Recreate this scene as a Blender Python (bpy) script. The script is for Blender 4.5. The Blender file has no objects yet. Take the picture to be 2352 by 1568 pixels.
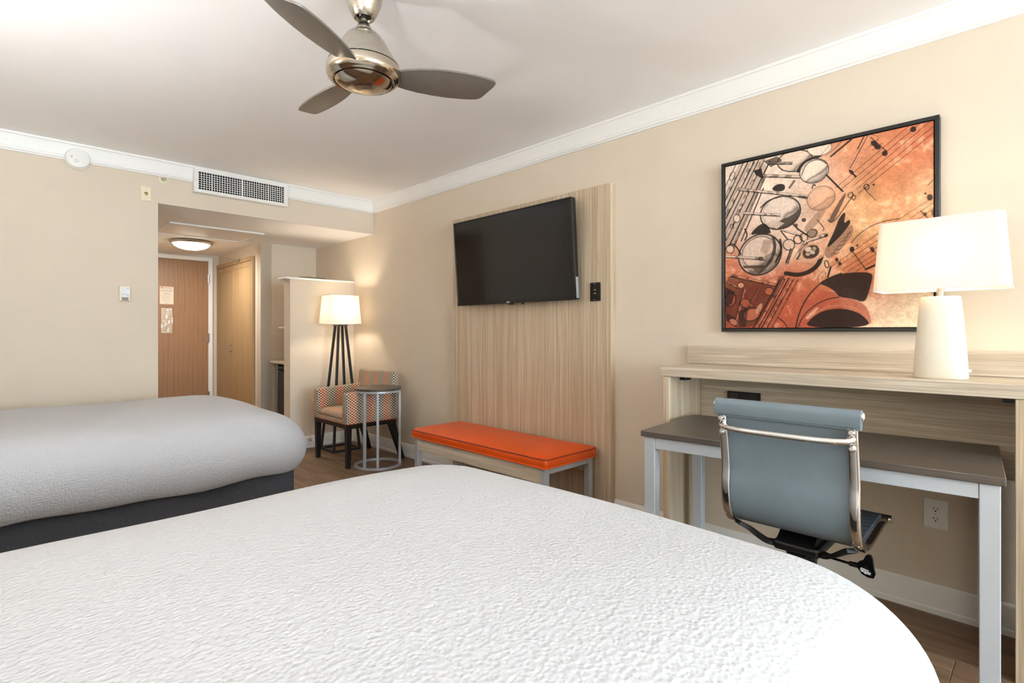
import bpy, bmesh, math, random
import numpy as np
from mathutils import Vector, Matrix

random.seed(7)
SC = bpy.context.scene
COL = SC.collection
R = math.radians

# ------------------------------------------------------------------ camera
W_PX, H_PX, F_PX = 2352.0, 1568.0, 1220.0
cam_d = bpy.data.cameras.new('camera')
cam_d.sensor_fit = 'HORIZONTAL'
cam_d.sensor_width = 36.0
cam_d.lens = 36.0 * F_PX / W_PX
cam_d.shift_y = -(784.0 - 762.0) / W_PX        # level camera, lens shifted a little
cam_d.clip_start = 0.02
cam = bpy.data.objects.new('camera', cam_d)
COL.objects.link(cam)
cam.location = (0.0, 0.0, 1.2)
cam.rotation_euler = (R(90), 0, R(-44.6))
SC.camera = cam

# ------------------------------------------------------------------ world, daylight, exposure
wd = bpy.data.worlds.new('world'); SC.world = wd; wd.use_nodes = True
wn = wd.node_tree.nodes; wl = wd.node_tree.links
bg = wn['Background']
sky = wn.new('ShaderNodeTexSky'); sky.sky_type = 'HOSEK_WILKIE'
sky.turbidity = 4.0; sky.ground_albedo = 0.4
sky.sun_direction = (0.3, 0.6, 0.75)
wl.new(sky.outputs[0], bg.inputs[0]); bg.inputs[1].default_value = 0.6

def area_light(name, loc, rot, sx, sy, power, col):
    d = bpy.data.lights.new(name, 'AREA'); d.shape = 'RECTANGLE'
    d.size = sx; d.size_y = sy; d.energy = power; d.color = col
    o = bpy.data.objects.new(name, d); COL.objects.link(o)
    o.location = loc; o.rotation_euler = rot
    return o
# daylight entering through the window behind the camera: strips tilted up, added to brighten
# the ceiling, and the plain sky light of the opening
for i in range(5):
    area_light('window_ceiling_fill', (0.95, -4.77, 0.65 + 0.36 * i), (R(90 + 45), 0, 0), 2.9, 0.30, 19, (0.78, 0.90, 1.0))
area_light('window_skylight', (0.95, -4.80, 1.35), (R(90), 0, 0), 2.9, 1.75, 50, (0.72, 0.87, 1.0))

vs = SC.view_settings
vs.view_transform = 'Standard'
try: vs.look = 'None'
except Exception: pass
vs.exposure = 1.76; vs.gamma = 1.0; vs.use_curve_mapping = False
SC.cycles.use_denoising = True
SC.cycles.max_bounces = 10
SC.cycles.diffuse_bounces = 6
SC.cycles.caustics_reflective = False
SC.cycles.caustics_refractive = False
SC.cycles.sample_clamp_indirect = 6.0

# ------------------------------------------------------------------ helpers
def lin(h):
    h = h.lstrip('#')
    out = []
    for i in (0, 2, 4):
        c = int(h[i:i+2], 16) / 255.0
        out.append(c / 12.92 if c <= 0.04045 else ((c + 0.055) / 1.055) ** 2.4)
    return tuple(out) + (1.0,)

class NT:
    def __init__(self, name):
        self.m = bpy.data.materials.new(name); self.m.use_nodes = True
        self.n = self.m.node_tree.nodes; self.l = self.m.node_tree.links
        self.b = self.n['Principled BSDF']
    def new(self, t, **kw):
        x = self.n.new(t)
        for k, v in kw.items(): setattr(x, k, v)
        return x
    def link(self, a, b): self.l.new(a, b)
    def coord(self, kind='Object', scale=(1, 1, 1), rot=(0, 0, 0)):
        tc = self.new('ShaderNodeTexCoord'); mp = self.new('ShaderNodeMapping')
        mp.inputs['Scale'].default_value = scale; mp.inputs['Rotation'].default_value = rot
        self.link(tc.outputs[kind], mp.inputs['Vector'])
        return mp.outputs[0]
    def noise(self, vec, scale, detail=3, rough=0.55, dist=0.0):
        n = self.new('ShaderNodeTexNoise'); n.inputs['Scale'].default_value = scale
        n.inputs['Detail'].default_value = detail; n.inputs['Roughness'].default_value = rough
        n.inputs['Distortion'].default_value = dist
        self.link(vec, n.inputs['Vector']); return n.outputs[0]
    def ramp(self, fac, stops):
        r = self.new('ShaderNodeValToRGB'); e = r.color_ramp.elements
        while len(e) < len(stops): e.new(0.5)
        for el, (p, c) in zip(e, stops): el.position = p; el.color = c
        self.link(fac, r.inputs[0]); return r.outputs[0]
    def math(self, op, a, b=None, c=None):
        x = self.new('ShaderNodeMath', operation=op)
        for i, v in enumerate((a, b, c)):
            if v is None: continue
            if isinstance(v, (int, float)): x.inputs[i].default_value = v
            else: self.link(v, x.inputs[i])
        return x.outputs[0]
    def mix(self, fac, a, b, mode='MIX'):
        x = self.new('ShaderNodeMix', data_type='RGBA', blend_type=mode)
        for k, v in ((0, fac), (6, a), (7, b)):
            if isinstance(v, (int, float)): x.inputs[k].default_value = v
            elif isinstance(v, tuple): x.inputs[k].default_value = v
            else: self.link(v, x.inputs[k])
        return x.outputs[2]
    def bump(self, h, strength, dist):
        b = self.new('ShaderNodeBump'); b.inputs['Strength'].default_value = strength
        b.inputs['Distance'].default_value = dist
        self.link(h, b.inputs['Height']); self.link(b.outputs[0], self.b.inputs['Normal']); return b
    def base(self, c):
        if isinstance(c, tuple): self.b.inputs['Base Color'].default_value = c
        else: self.link(c, self.b.inputs['Base Color'])
    def set(self, **kw):
        for k, v in kw.items(): self.b.inputs[k.replace('_', ' ')].default_value = v
        return self

M = {}
def plain(key, col, rough=0.5, metal=0.0, var=0.04, vscale=30, spec=None, bump=None):
    t = NT(key); v = t.coord()
    n = t.noise(v, vscale, 2)
    c = lin(col); d = tuple(max(0, x * (1 - var * 2)) for x in c[:3]) + (1,)
    t.base(t.ramp(n, [(0.3, d), (0.7, c)]))
    t.set(Roughness=rough, Metallic=metal)
    if spec is not None: t.b.inputs['Specular IOR Level'].default_value = spec
    if bump: t.bump(t.noise(v, bump[0], 3), bump[1], bump[2])
    M[key] = t.m; return t

plain('wall_paint', '#dfd2c0', 0.75, var=0.012, vscale=4, spec=0.2, bump=(260, 0.35, 0.0015))
plain('ceiling_paint', '#faf9f8', 0.85, var=0.01, vscale=3, spec=0.1, bump=(180, 0.2, 0.001))
plain('trim_white', '#f2f1ee', 0.4, var=0.01)
plain('white_plastic', '#f4f3ef', 0.4, var=0.01)
plain('cream_plastic', '#efe3c6', 0.4, var=0.02)
plain('vent_white', '#efedea', 0.45, var=0.01)
plain('duct_dark', '#0a0a0b', 0.85, spec=0.1)
plain('black_plastic', '#101113', 0.38, var=0.05)
plain('black_gloss', '#0b0b0d', 0.22)
plain('black_wood', '#150f0d', 0.33, var=0.1, vscale=40)
plain('lamp_metal', '#2a2624', 0.4, var=0.06)
plain('silver_paint', '#b9bcc0', 0.38, metal=0.35, var=0.02, vscale=60)
plain('ceramic', '#e9e2d3', 0.28, var=0.01)
plain('screen', '#0c0b0b', 0.13, var=0.05)
plain('skirt_fabric', '#54565e', 0.9, var=0.12, vscale=120, spec=0.15, bump=(700, 0.4, 0.001))
plain('mattress_white', '#dcdcda', 0.8)
plain('paper', '#efe0cd', 0.7, var=0.02)
plain('print_dark', '#8d8078', 0.8)
plain('tag_pink', '#d8b39c', 0.7)
plain('print_red', '#cf6a50', 0.8)
plain('label_grey', '#9f9a92', 0.8)
plain('white_ink', '#f2f2f2', 0.6)
plain('glass_front', '#cfe0e6', 0.08)
plain('fridge_black', '#17120f', 0.3)
plain('brass_port', '#a58f5a', 0.3, metal=0.8)
plain('red_led', '#d23a28', 0.4)
plain('tray_brown', '#7a6a5c', 0.4)

def metal(key, col, rough, aniso=None):
    t = NT(key)
    if aniso:
        v = t.coord(scale=aniso)
        n = t.noise(v, 60, 3)
        c = lin(col); d = tuple(x * 0.93 for x in c[:3]) + (1,)
        t.base(t.ramp(n, [(0.3, d), (0.7, c)]))
        rr = t.math('MULTIPLY_ADD', n, 0.2, rough - 0.1); t.link(rr, t.b.inputs['Roughness'])
    else:
        t.base(lin(col)); t.set(Roughness=rough)
    t.set(Metallic=1.0); M[key] = t.m
metal('chrome', '#e9e6e2', 0.06)
metal('brushed_nickel', '#c9c2b6', 0.26, aniso=(0.3, 0.3, 6))
metal('polished_nickel', '#c4b9a8', 0.13)
metal('fan_blade_silver', '#8f8a80', 0.42)
metal('dull_steel', '#b5b0a8', 0.3)
plain('blade_paint', '#857f77', 0.42, metal=0.55, var=0.04, vscale=20)

def wood(key, cols, axis, across=26, along=0.5, rough=0.5, fine=0.25, coat=0.0):
    """streaked laminate: long thin streaks running along one axis"""
    t = NT(key)
    sc = [1.0, 1.0, 1.0]; sc['XYZ'.index(axis)] = along / across
    v = t.coord(scale=tuple(sc))
    n1 = t.noise(v, across, 3, 0.6, 0.15)
    sc2 = [1.0, 1.0, 1.0]; sc2['XYZ'.index(axis)] = 0.012
    v2 = t.coord(scale=tuple(sc2))
    n2 = t.noise(v2, across * 11, 2, 0.6)
    k = len(cols)
    base = t.ramp(n1, [(0.27 + 0.46 * i / (k - 1), lin(c)) for i, c in enumerate(cols)])
    dark = t.ramp(n2, [(0.3, (1 - fine,) * 3 + (1,)), (0.62, (1, 1, 1, 1))])
    t.base(t.mix(1.0, base, dark, 'MULTIPLY'))
    t.set(Roughness=rough)
    if coat: t.b.inputs['Coat Weight'].default_value = coat
    t.bump(n2, 0.08, 0.0006)
    M[key] = t.m; return t
LAM = ['#b59f84', '#d3bfa2', '#bfaa8e', '#dccab0', '#c6b196', '#d0bc9f']
wood('laminate_vertical', LAM, 'Z', 31, 0.35)
wood('laminate_horizontal', ['#ab9c8a', '#d8cab6', '#bfb09c', '#e2d6c4', '#c8b9a5'], 'Y', 34, 0.7)
wood('laminate_dark', ['#514841', '#645a51', '#584f47', '#6c6157'], 'Y', 40, 0.7, rough=0.36, fine=0.3)
wood('closet_wood', ['#a5875f', '#bb9c72', '#ad8e66', '#c4a67c'], 'Z', 26, 0.35, rough=0.45, fine=0.18)
def oak():
    t = NT('door_oak')
    v = t.coord(scale=(1, 1, 0.16))
    w = t.new('ShaderNodeTexWave', wave_type='BANDS', bands_direction='X')
    w.inputs['Scale'].default_value = 5.5; w.inputs['Distortion'].default_value = 5.0
    w.inputs['Detail'].default_value = 2.5; w.inputs['Detail Scale'].default_value = 1.1
    t.link(v, w.inputs['Vector'])
    base = t.ramp(w.outputs[1], [(0.0, lin('#a0764f')), (0.6, lin('#a77b53')), (1.0, lin('#97704a'))])
    f = t.noise(t.coord(scale=(1, 1, 0.03)), 220, 2)
    t.base(t.mix(1.0, base, t.ramp(f, [(0.3, (0.82,) * 3 + (1,)), (0.6, (1,) * 3 + (1,))]), 'MULTIPLY'))
    t.set(Roughness=0.42); M['door_oak'] = t.m
oak()
def plank_mat(i, cols):
    t = NT('floor_plank_%d' % i)
    v = t.coord(scale=(1, 0.045, 1))
    n1 = t.noise(v, 22, 4, 0.65, 0.6)
    n2 = t.noise(t.coord(scale=(1, 0.02, 1)), 190, 2)
    base = t.ramp(n1, [(0.28, lin(cols[0])), (0.5, lin(cols[1])), (0.72, lin(cols[2]))])
    t.base(t.mix(1.0, base, t.ramp(n2, [(0.3, (0.78,) * 3 + (1,)), (0.6, (1,) * 3 + (1,))]), 'MULTIPLY'))
    t.set(Roughness=0.52); t.bump(n2, 0.1, 0.0006)
    M['floor_plank_%d' % i] = t.m
plank_mat(0, ('#614a37', '#80644c', '#97785d'))
plank_mat(1, ('#5c4533', '#765c46', '#8c6f55'))
plank_mat(2, ('#664f3b', '#866a51', '#9e7f63'))

def leather(key, col, rough, sc=420, st=0.12, coat=0.0):
    t = NT(key); v = t.coord()
    n = t.noise(v, 8, 2)
    c = lin(col); d = tuple(x * 0.92 for x in c[:3]) + (1,)
    t.base(t.ramp(n, [(0.35, d), (0.65, c)])); t.set(Roughness=rough)
    vo = t.new('ShaderNodeTexVoronoi'); vo.inputs['Scale'].default_value = sc; t.link(v, vo.inputs['Vector'])
    t.bump(vo.outputs[0], st, 0.0008)
    M[key] = t.m
leather('orange_leather', '#e0530f', 0.38)
leather('orange_piping', '#8e2f12', 0.4)
leather('grey_leather', '#76858f', 0.42, st=0.06)
leather('dark_leather', '#3b4046', 0.42, st=0.06)

def duvet_mat():
    t = NT('duvet_white')
    v = t.coord()
    vo = t.new('ShaderNodeTexVoronoi', feature='SMOOTH_F1'); vo.inputs['Scale'].default_value = 118
    vo.inputs['Smoothness'].default_value = 0.6
    mp = t.new('ShaderNodeMapping'); mp.inputs['Scale'].default_value = (0.85, 1.0, 1.1)
    nz = t.noise(v, 7, 2)
    sub = t.new('ShaderNodeVectorMath', operation='MULTIPLY_ADD')
    sub.inputs[1].default_value = (0.012, 0.012, 0.012)
    t.link(t.new('ShaderNodeTexCoord').outputs['Object'], sub.inputs[2])
    t.link(nz, sub.inputs[0]); t.link(sub.outputs[0], mp.inputs['Vector'])
    t.link(mp.outputs[0], vo.inputs['Vector'])
    w = t.new('ShaderNodeTexWave', wave_type='BANDS', bands_direction='X')
    w.inputs['Scale'].default_value = 26; w.inputs['Distortion'].default_value = 2.4
    w.inputs['Detail'].default_value = 2; w.inputs['Detail Scale'].default_value = 2.0
    t.link(sub.outputs[0], w.inputs['Vector'])
    wz = t.new('ShaderNodeTexWave', wave_type='BANDS', bands_direction='Z')
    wz.inputs['Scale'].default_value = 24; wz.inputs['Distortion'].default_value = 2.4
    wz.inputs['Detail'].default_value = 2; wz.inputs['Detail Scale'].default_value = 2.0
    t.link(sub.outputs[0], wz.inputs['Vector'])
    h = t.math('ADD', t.math('MULTIPLY', vo.outputs[0], 1.0), t.math('MULTIPLY', w.outputs[1], 0.10))
    h = t.math('ADD', h, t.math('MULTIPLY', wz.outputs[1], 0.10))
    h = t.math('ADD', h, t.math('MULTIPLY', t.noise(v, 160, 2), 0.5))
    t.base(lin('#c3c5ca')); t.set(Roughness=0.85)
    t.b.inputs['Specular IOR Level'].default_value = 0.15
    t.b.inputs['Sheen Weight'].default_value = 0.15
    t.bump(h, 0.5, 0.006)
    M['duvet_white'] = t.m
duvet_mat()

def shade_mat(key, col, trans=0.55):
    t = NT(key)
    t.n.remove(t.b)
    out = t.n['Material Output']
    d = t.new('ShaderNodeBsdfDiffuse'); tr = t.new('ShaderNodeBsdfTranslucent'); mx = t.new('ShaderNodeMixShader')
    v = t.coord()
    n = t.noise(v, 260, 2)
    c = lin(col); e = tuple(x * 0.96 for x in c[:3]) + (1,)
    cc = t.ramp(n, [(0.35, e), (0.65, c)])
    t.link(cc, d.inputs[0]); t.link(cc, tr.inputs[0]); mx.inputs[0].default_value = trans
    t.link(d.outputs[0], mx.inputs[1]); t.link(tr.outputs[0], mx.inputs[2]); t.link(mx.outputs[0], out.inputs[0])
    M[key] = t.m
shade_mat('lamp_shade', '#efe8da', 0.19)

def emit(key, col, s):
    t = NT(key); t.base(lin(col)); t.b.inputs['Emission Color'].default_value = lin(col)
    t.b.inputs['Emission Strength'].default_value = s; M[key] = t.m
emit('bulb', '#ffe2b8', 5)
emit('dome_glow', '#fff3e0', 2.2)

def clear_mat(key, tint, refl):
    t = NT(key); t.n.remove(t.b); out = t.n['Material Output']
    tr = t.new('ShaderNodeBsdfTransparent'); tr.inputs[0].default_value = lin(tint)
    g = t.new('ShaderNodeBsdfGlossy'); g.inputs['Roughness'].default_value = 0.05
    mx = t.new('ShaderNodeMixShader'); mx.inputs[0].default_value = refl
    t.link(tr.outputs[0], mx.inputs[1]); t.link(g.outputs[0], mx.inputs[2]); t.link(mx.outputs[0], out.inputs[0])
    M[key] = t.m
clear_mat('window_glass', '#f8fbfb', 0.05)
clear_mat('clear_sleeve', '#f6f2ee', 0.12)

def diamond_fabric():
    t = NT('diamond_fabric')
    uv = t.new('ShaderNodeTexCoord').outputs['UV']
    sp = t.new('ShaderNodeSeparateXYZ'); t.link(uv, sp.inputs[0])
    px, py = 0.034, 0.0245
    U = t.math('DIVIDE', sp.outputs[0], px); V = t.math('DIVIDE', sp.outputs[1], py)
    a = t.math('ADD', t.math('ADD', U, V), 400.0); b = t.math('ADD', t.math('SUBTRACT', U, V), 400.0)
    ia = t.math('FLOOR', a); ib = t.math('FLOOR', b)
    fa = t.math('ABSOLUTE', t.math('SUBTRACT', t.math('FRACT', a), 0.5))
    fb = t.math('ABSOLUTE', t.math('SUBTRACT', t.math('FRACT', b), 0.5))
    m = t.math('MAXIMUM', fa, fb)
    line = t.math('GREATER_THAN', m, 0.37)
    inner = t.math('LESS_THAN', m, 0.14)
    colm = t.math('MODULO', t.math('ADD', ia, ib), 10.0)          # index of the column of diamonds
    red = t.math('GREATER_THAN', colm, 5.5)
    fill = t.mix(red, lin('#564a42'), lin('#a83510'))
    # slow drift of the red columns to orange on the upper cloth
    fill = t.mix(inner, fill, t.mix(red, lin('#7d7066'), lin('#c65a2a')))
    c = t.mix(line, fill, lin('#eadcc4'))
    t.base(c); t.set(Roughness=0.9); t.b.inputs['Specular IOR Level'].default_value = 0.15
    M['diamond_fabric'] = t.m
diamond_fabric()

# ---- mesh building
def bm_new(): return bmesh.new()

def add_box(bm, lo, hi, bevel=0.0, seg=2):
    c = [(lo[i] + hi[i]) / 2 for i in range(3)]; s = [abs(hi[i] - lo[i]) for i in range(3)]
    r = bmesh.ops.create_cube(bm, size=1.0, matrix=Matrix.Translation(c) @ Matrix.Diagonal((*s, 1)))
    if bevel > 0:
        es = list({e for v in r['verts'] for e in v.link_edges})
        bmesh.ops.bevel(bm, geom=es, offset=min(bevel, min(s) * 0.45), segments=seg, profile=0.5, affect='EDGES')
    return bm

def box(lo, hi, bevel=0.0, seg=2): return add_box(bm_new(), lo, hi, bevel, seg)

def add_lathe(bm, prof, cx=0, cy=0, seg=48, axis='Z', cap=True):
    rings = []
    for r, z in prof:
        ring = []
        for i in range(seg):
            a = 2 * math.pi * i / seg
            p = (cx + r * math.cos(a), cy + r * math.sin(a), z)
            ring.append(bm.verts.new(p))
        rings.append(ring)
    for k in range(len(rings) - 1):
        for i in range(seg):
            j = (i + 1) % seg
            bm.faces.new((rings[k][i], rings[k][j], rings[k + 1][j], rings[k + 1][i]))
    if cap:
        for ring, z in ((rings[0], 0), (rings[-1], 1)):
            try: bm.faces.new(ring if z else list(reversed(ring)))
            except ValueError: pass
    bmesh.ops.recalc_face_normals(bm, faces=bm.faces[:])
    return bm

def lathe(prof, cx=0, cy=0, seg=48, cap=True): return add_lathe(bm_new(), prof, cx, cy, seg, cap=cap)

def add_tube(bm, pts, rad, seg=10, closed=False, flat=None):
    """tube along a path; flat=(w,h) gives a rectangular section (w along the side vector, h along up)"""
    pts = [Vector(p) for p in pts]; n = len(pts); rings = []
    up0 = Vector((0, 0, 1))
    for i, p in enumerate(pts):
        if closed: d = (pts[(i + 1) % n] - pts[i - 1]).normalized()
        elif i == 0: d = (pts[1] - p).normalized()
        elif i == n - 1: d = (p - pts[i - 1]).normalized()
        else: d = ((pts[i + 1] - p).normalized() + (p - pts[i - 1]).normalized()).normalized()
        up = up0 if abs(d.dot(up0)) < 0.95 else Vector((0, 1, 0))
        s = d.cross(up).normalized(); u = s.cross(d).normalized()
        if flat:
            w, h = flat[0] / 2, flat[1] / 2
            c = [(-w, -h), (w, -h), (w, h), (-w, h)]
            ring = [bm.verts.new(p + s * a + u * b) for a, b in c]
        else:
            r = rad[i] if isinstance(rad, (list, tuple)) else rad
            ring = [bm.verts.new(p + s * (r * math.cos(2 * math.pi * k / seg)) + u * (r * math.sin(2 * math.pi * k / seg))) for k in range(seg)]
        rings.append(ring)
    m = len(rings[0])
    rng = range(n if closed else n - 1)
    for i in rng:
        a, b = rings[i], rings[(i + 1) % n]
        for k in range(m):
            j = (k + 1) % m
            bm.faces.new((a[k], a[j], b[j], b[k]))
    if not closed:
        bm.faces.new(list(reversed(rings[0]))); bm.faces.new(rings[-1])
    bmesh.ops.recalc_face_normals(bm, faces=bm.faces[:])
    return bm

def tube(pts, rad, seg=10, closed=False, flat=None): return add_tube(bm_new(), pts, rad, seg, closed, flat)

def add_prism(bm, poly, d0, d1, axis='Z'):
    """extrude a 2D polygon between d0 and d1 along an axis (poly in the other two axes, in XYZ order)"""
    def P(a, b, d):
        return {'Z': (a, b, d), 'Y': (a, d, b), 'X': (d, a, b)}[axis]
    lo = [bm.verts.new(P(a, b, d0)) for a, b in poly]; hi = [bm.verts.new(P(a, b, d1)) for a, b in poly]
    bm.faces.new(lo); bm.faces.new(list(reversed(hi)))
    n = len(poly)
    for i in range(n):
        j = (i + 1) % n
        bm.faces.new((lo[i], hi[i], hi[j], lo[j]))
    bmesh.ops.recalc_face_normals(bm, faces=bm.faces[:])
    return bm
def prism(poly, d0, d1, axis='Z'): return add_prism(bm_new(), poly, d0, d1, axis)

def rrect(hx, hy, r, cx=0, cy=0, n=6):
    pts = []
    for sx, sy, a0 in ((1, 1, 0), (-1, 1, 90), (-1, -1, 180), (1, -1, 270)):
        for k in range(n + 1):
            a = R(a0 + 90 * k / n)
            pts.append((cx + sx * (hx - r) + r * math.cos(a), cy + sy * (hy - r) + r * math.sin(a)))
    return pts

def add_loft(bm, rings, cap0=True, cap1=True):
    R_ = [[bm.verts.new(p) for p in ring] for ring in rings]
    m = len(R_[0])
    for a, b in zip(R_[:-1], R_[1:]):
        for k in range(m):
            j = (k + 1) % m
            bm.faces.new((a[k], a[j], b[j], b[k]))
    if cap0: bm.faces.new(list(reversed(R_[0])))
    if cap1: bm.faces.new(R_[-1])
    bmesh.ops.recalc_face_normals(bm, faces=bm.faces[:])
    return bm
def loft(rings, cap0=True, cap1=True): return add_loft(bm_new(), rings, cap0, cap1)

def box_uv(me):
    uv = me.uv_layers.new(name='uv')
    for p in me.polygons:
        n = p.normal; ax = max(range(3), key=lambda i: abs(n[i]))
        for li in p.loop_indices:
            c = me.vertices[me.loops[li].vertex_index].co
            uv.data[li].uv = {0: (c.y, c.z), 1: (c.x, c.z), 2: (c.x, c.y)}[ax]

def obj(name, bm, mat, parent=None, smooth=False, label=None, uv=False, kind=None):
    me = bpy.data.meshes.new(name); bm.normal_update(); bm.to_mesh(me); bm.free()
    if isinstance(mat, str): mat = M[mat]
    me.materials.append(mat)
    if smooth:
        for p in me.polygons: p.use_smooth = True
        try: me.set_sharp_from_angle(angle=R(40 if smooth is True else smooth))
        except Exception: pass
    if uv: box_uv(me)
    o = bpy.data.objects.new(name, me); COL.objects.link(o)
    if parent: o.parent = parent
    if label: o['label'] = label
    if kind: o['kind'] = kind
    return o

def thing(name, label, cat, loc=(0, 0, 0), rotz=0.0, group=None):
    o = bpy.data.objects.new(name, None); COL.objects.link(o)
    o.location = loc; o.rotation_euler = (0, 0, rotz)
    o['label'] = label; o['category'] = cat
    o.empty_display_size = 0.1
    if group: o['group'] = group
    return o

def tag(o, label, cat, group=None):
    o['label'] = label; o['category'] = cat
    if group: o['group'] = group
    return o

def struct(name, bm, mat, label, smooth=False):
    o = obj(name, bm, mat, smooth=smooth); o['kind'] = 'structure'; o['label'] = label; o['category'] = name.split('_')[0]
    return o

def point_light(name, loc, power, col, rad, parent=None):
    d = bpy.data.lights.new(name, 'POINT'); d.energy = power; d.color = col; d.shadow_soft_size = rad
    o = bpy.data.objects.new(name, d); COL.objects.link(o); o.location = loc
    if parent: o.parent = parent
    return o

def copy_part(o, parent, dloc=(0, 0, 0), rotz=None):
    c = o.copy(); COL.objects.link(c); c.parent = parent
    c.location = Vector(o.location) + Vector(dloc)
    if rotz is not None: c.rotation_euler = (0, 0, rotz)
    return c

# ------------------------------------------------------------------ the room shell
XA, YB, ZC, ZS = 2.88, 4.99, 2.565, 2.224         # right wall, back wall, ceiling, hall ceiling
XL, YF = -0.78, -4.7                             # headboard wall, window wall
XH = 0.963                                        # edge where the back wall ends and the hall opens
YD, XC, YC = 7.92, 2.225, 6.36                    # entry wall, closet side wall, alcove back wall
T = 0.12

flo = struct('floor', box((XL - T, YF - T, -0.06), (XA + T, YD + T, -0.006)), 'floor_plank_1', 'brown wood-look plank floor of the hotel room')
PW, PL = 0.182, 1.22
pl_mesh = []
for mi in range(3):
    me_o = obj('plank', box((-PW / 2 + 0.0008, -PL / 2 + 0.0008, -0.006), (PW / 2 - 0.0008, PL / 2 - 0.0008, 0.0), 0.0012, 1), 'floor_plank_%d' % mi)
    pl_mesh.append(me_o.data); bpy.data.objects.remove(me_o)
nx = int(math.ceil((XA - XL) / PW)); k = 0
for ix in range(nx):
    off = random.random() * PL
    x = XA - PW * (ix + 0.5)
    if x - PW / 2 < XL - 0.001: continue
    y = YF - off
    while y < YD:
        y0, y1 = max(y, YF), min(y + PL, YD)
        # only the strips of floor that are in view, or lie around them
        if y1 - y0 > 0.1 and not (x < 1.2 and 0.3 < y0 and y1 < 4.6):
            p = bpy.data.objects.new('plank', pl_mesh[random.randrange(3)]); COL.objects.link(p)
            p.parent = flo; p.location = (x, (y0 + y1) / 2, 0); p.scale = (1, (y1 - y0) / PL, 1)
        y += PL

struct('wall_right', box((XA, YF, 0), (XA + T, YC, ZC + 0.1)), 'wall_paint', 'long beige painted wall on the right with the television panel')
bm = bm_new()
add_box(bm, (XL, YB, 0), (XH, YB + T, ZC + 0.1))
add_box(bm, (XH, YB, ZS), (XA, YB + 0.014, ZC + 0.1))
struct('wall_back', bm, 'wall_paint', 'beige wall behind the far bed with an opening to the entry hall')
bm = bm_new()
WX0, WX1, WZ0, WZ1 = -0.55, 2.45, 0.45, 2.25
add_box(bm, (XL, YF - T, 0), (WX0, YF, ZC + 0.1)); add_box(bm, (WX1, YF - T, 0), (XA + T, YF, ZC + 0.1))
add_box(bm, (WX0, YF - T, 0), (WX1, YF, WZ0)); add_box(bm, (WX0, YF - T, WZ1), (WX1, YF, ZC + 0.1))
struct('wall_front', bm, 'wall_paint', 'beige wall with the wide window behind the viewer')
struct('wall_left', box((XL - T, YF - T, 0), (XL, YB + T, ZC + 0.1)), 'wall_paint', 'beige wall at the head ends of the beds')
struct('wall_hall_left', box((XH - T, YB + T, 0), (XH, YD, ZS + 0.1)), 'wall_paint', 'beige left wall of the entry hall')
struct('wall_entry', box((XH - T, YD, 0), (XC + T, YD + T, ZS + 0.1)), 'wall_paint', 'beige wall around the entry door')
struct('wall_closet', box((XC, YC, 0), (XC + T, YD, ZS + 0.1)), 'wall_paint', 'beige closet wall facing the entry hall')
struct('wall_alcove', box((XC, YC, 0), (XA + T, YC + T, ZS + 0.1)), 'wall_paint', 'beige back wall of the refrigerator alcove')
struct('ceiling', box((XL - T, YF - T, ZC), (XA + T, YB + 0.001, ZC + 0.08)), 'ceiling_paint', 'smooth white ceiling of the bedroom')
struct('ceiling_hall', box((XH - T, YB + 0.0145, ZS), (XA + T, YD + T, ZS + 0.08)), 'ceiling_paint', 'lower white ceiling over the entry hall')

# half-height partition with a white ledge
PY, PX = 5.41, 2.178
pw = struct('wall_partition', box((PX, PY, 0), (XA, PY + 0.155, 1.735)), 'wall_paint', 'half-height beige partition wall beside the floor lamp')
obj('ledge', box((PX - 0.055, PY - 0.022, 1.735), (XA, PY + 0.178, 1.757), 0.007), 'trim_white', pw, label='white ledge capping the partition')

# crown moulding profile: (distance from wall, z)
CP = [(0, 2.44), (0.012, 2.44), (0.014, 2.448), (0.022, 2.452), (0.024, 2.466), (0.018, 2.472), (0.022, 2.49),
      (0.028, 2.525), (0.036, 2.548), (0.044, 2.552), (0.046, ZC), (0, ZC)]
struct('trim_1', prism([(XA - d, z) for d, z in CP], YF, YB, 'Y'), 'trim_white', 'white crown moulding along the right wall', smooth=30)
struct('trim_2', prism([(YB - d, z) for d, z in CP], XL, XA, 'X'), 'trim_white', 'white crown moulding along the back wall', smooth=30)
BP = [(0, 0), (0.016, 0), (0.016, 0.022), (0.012, 0.028), (0.012, 0.098), (0.009, 0.104), (0.009, 0.112), (0.005, 0.120), (0.003, 0.124), (0, 0.124)]
for i, (a, b) in enumerate(((YF, 1.971), (3.592, PY))):
    struct(('baseboard_right', 'baseboard_right_far')[i], prism([(XA - d, z) for d, z in BP], a, b, 'Y'), 'trim_white',
           ('white baseboard behind the desk', 'white baseboard behind the patterned armchair')[i], smooth=30)
struct('baseboard_partition', prism([(PY - d, z) for d, z in BP], PX, XA, 'X'), 'trim_white', 'white baseboard along the partition', smooth=30)
struct('baseboard_back', prism([(YB - d, z) for d, z in BP], XL, XH, 'X'), 'trim_white', 'white baseboard behind the far bed', smooth=30)

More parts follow.
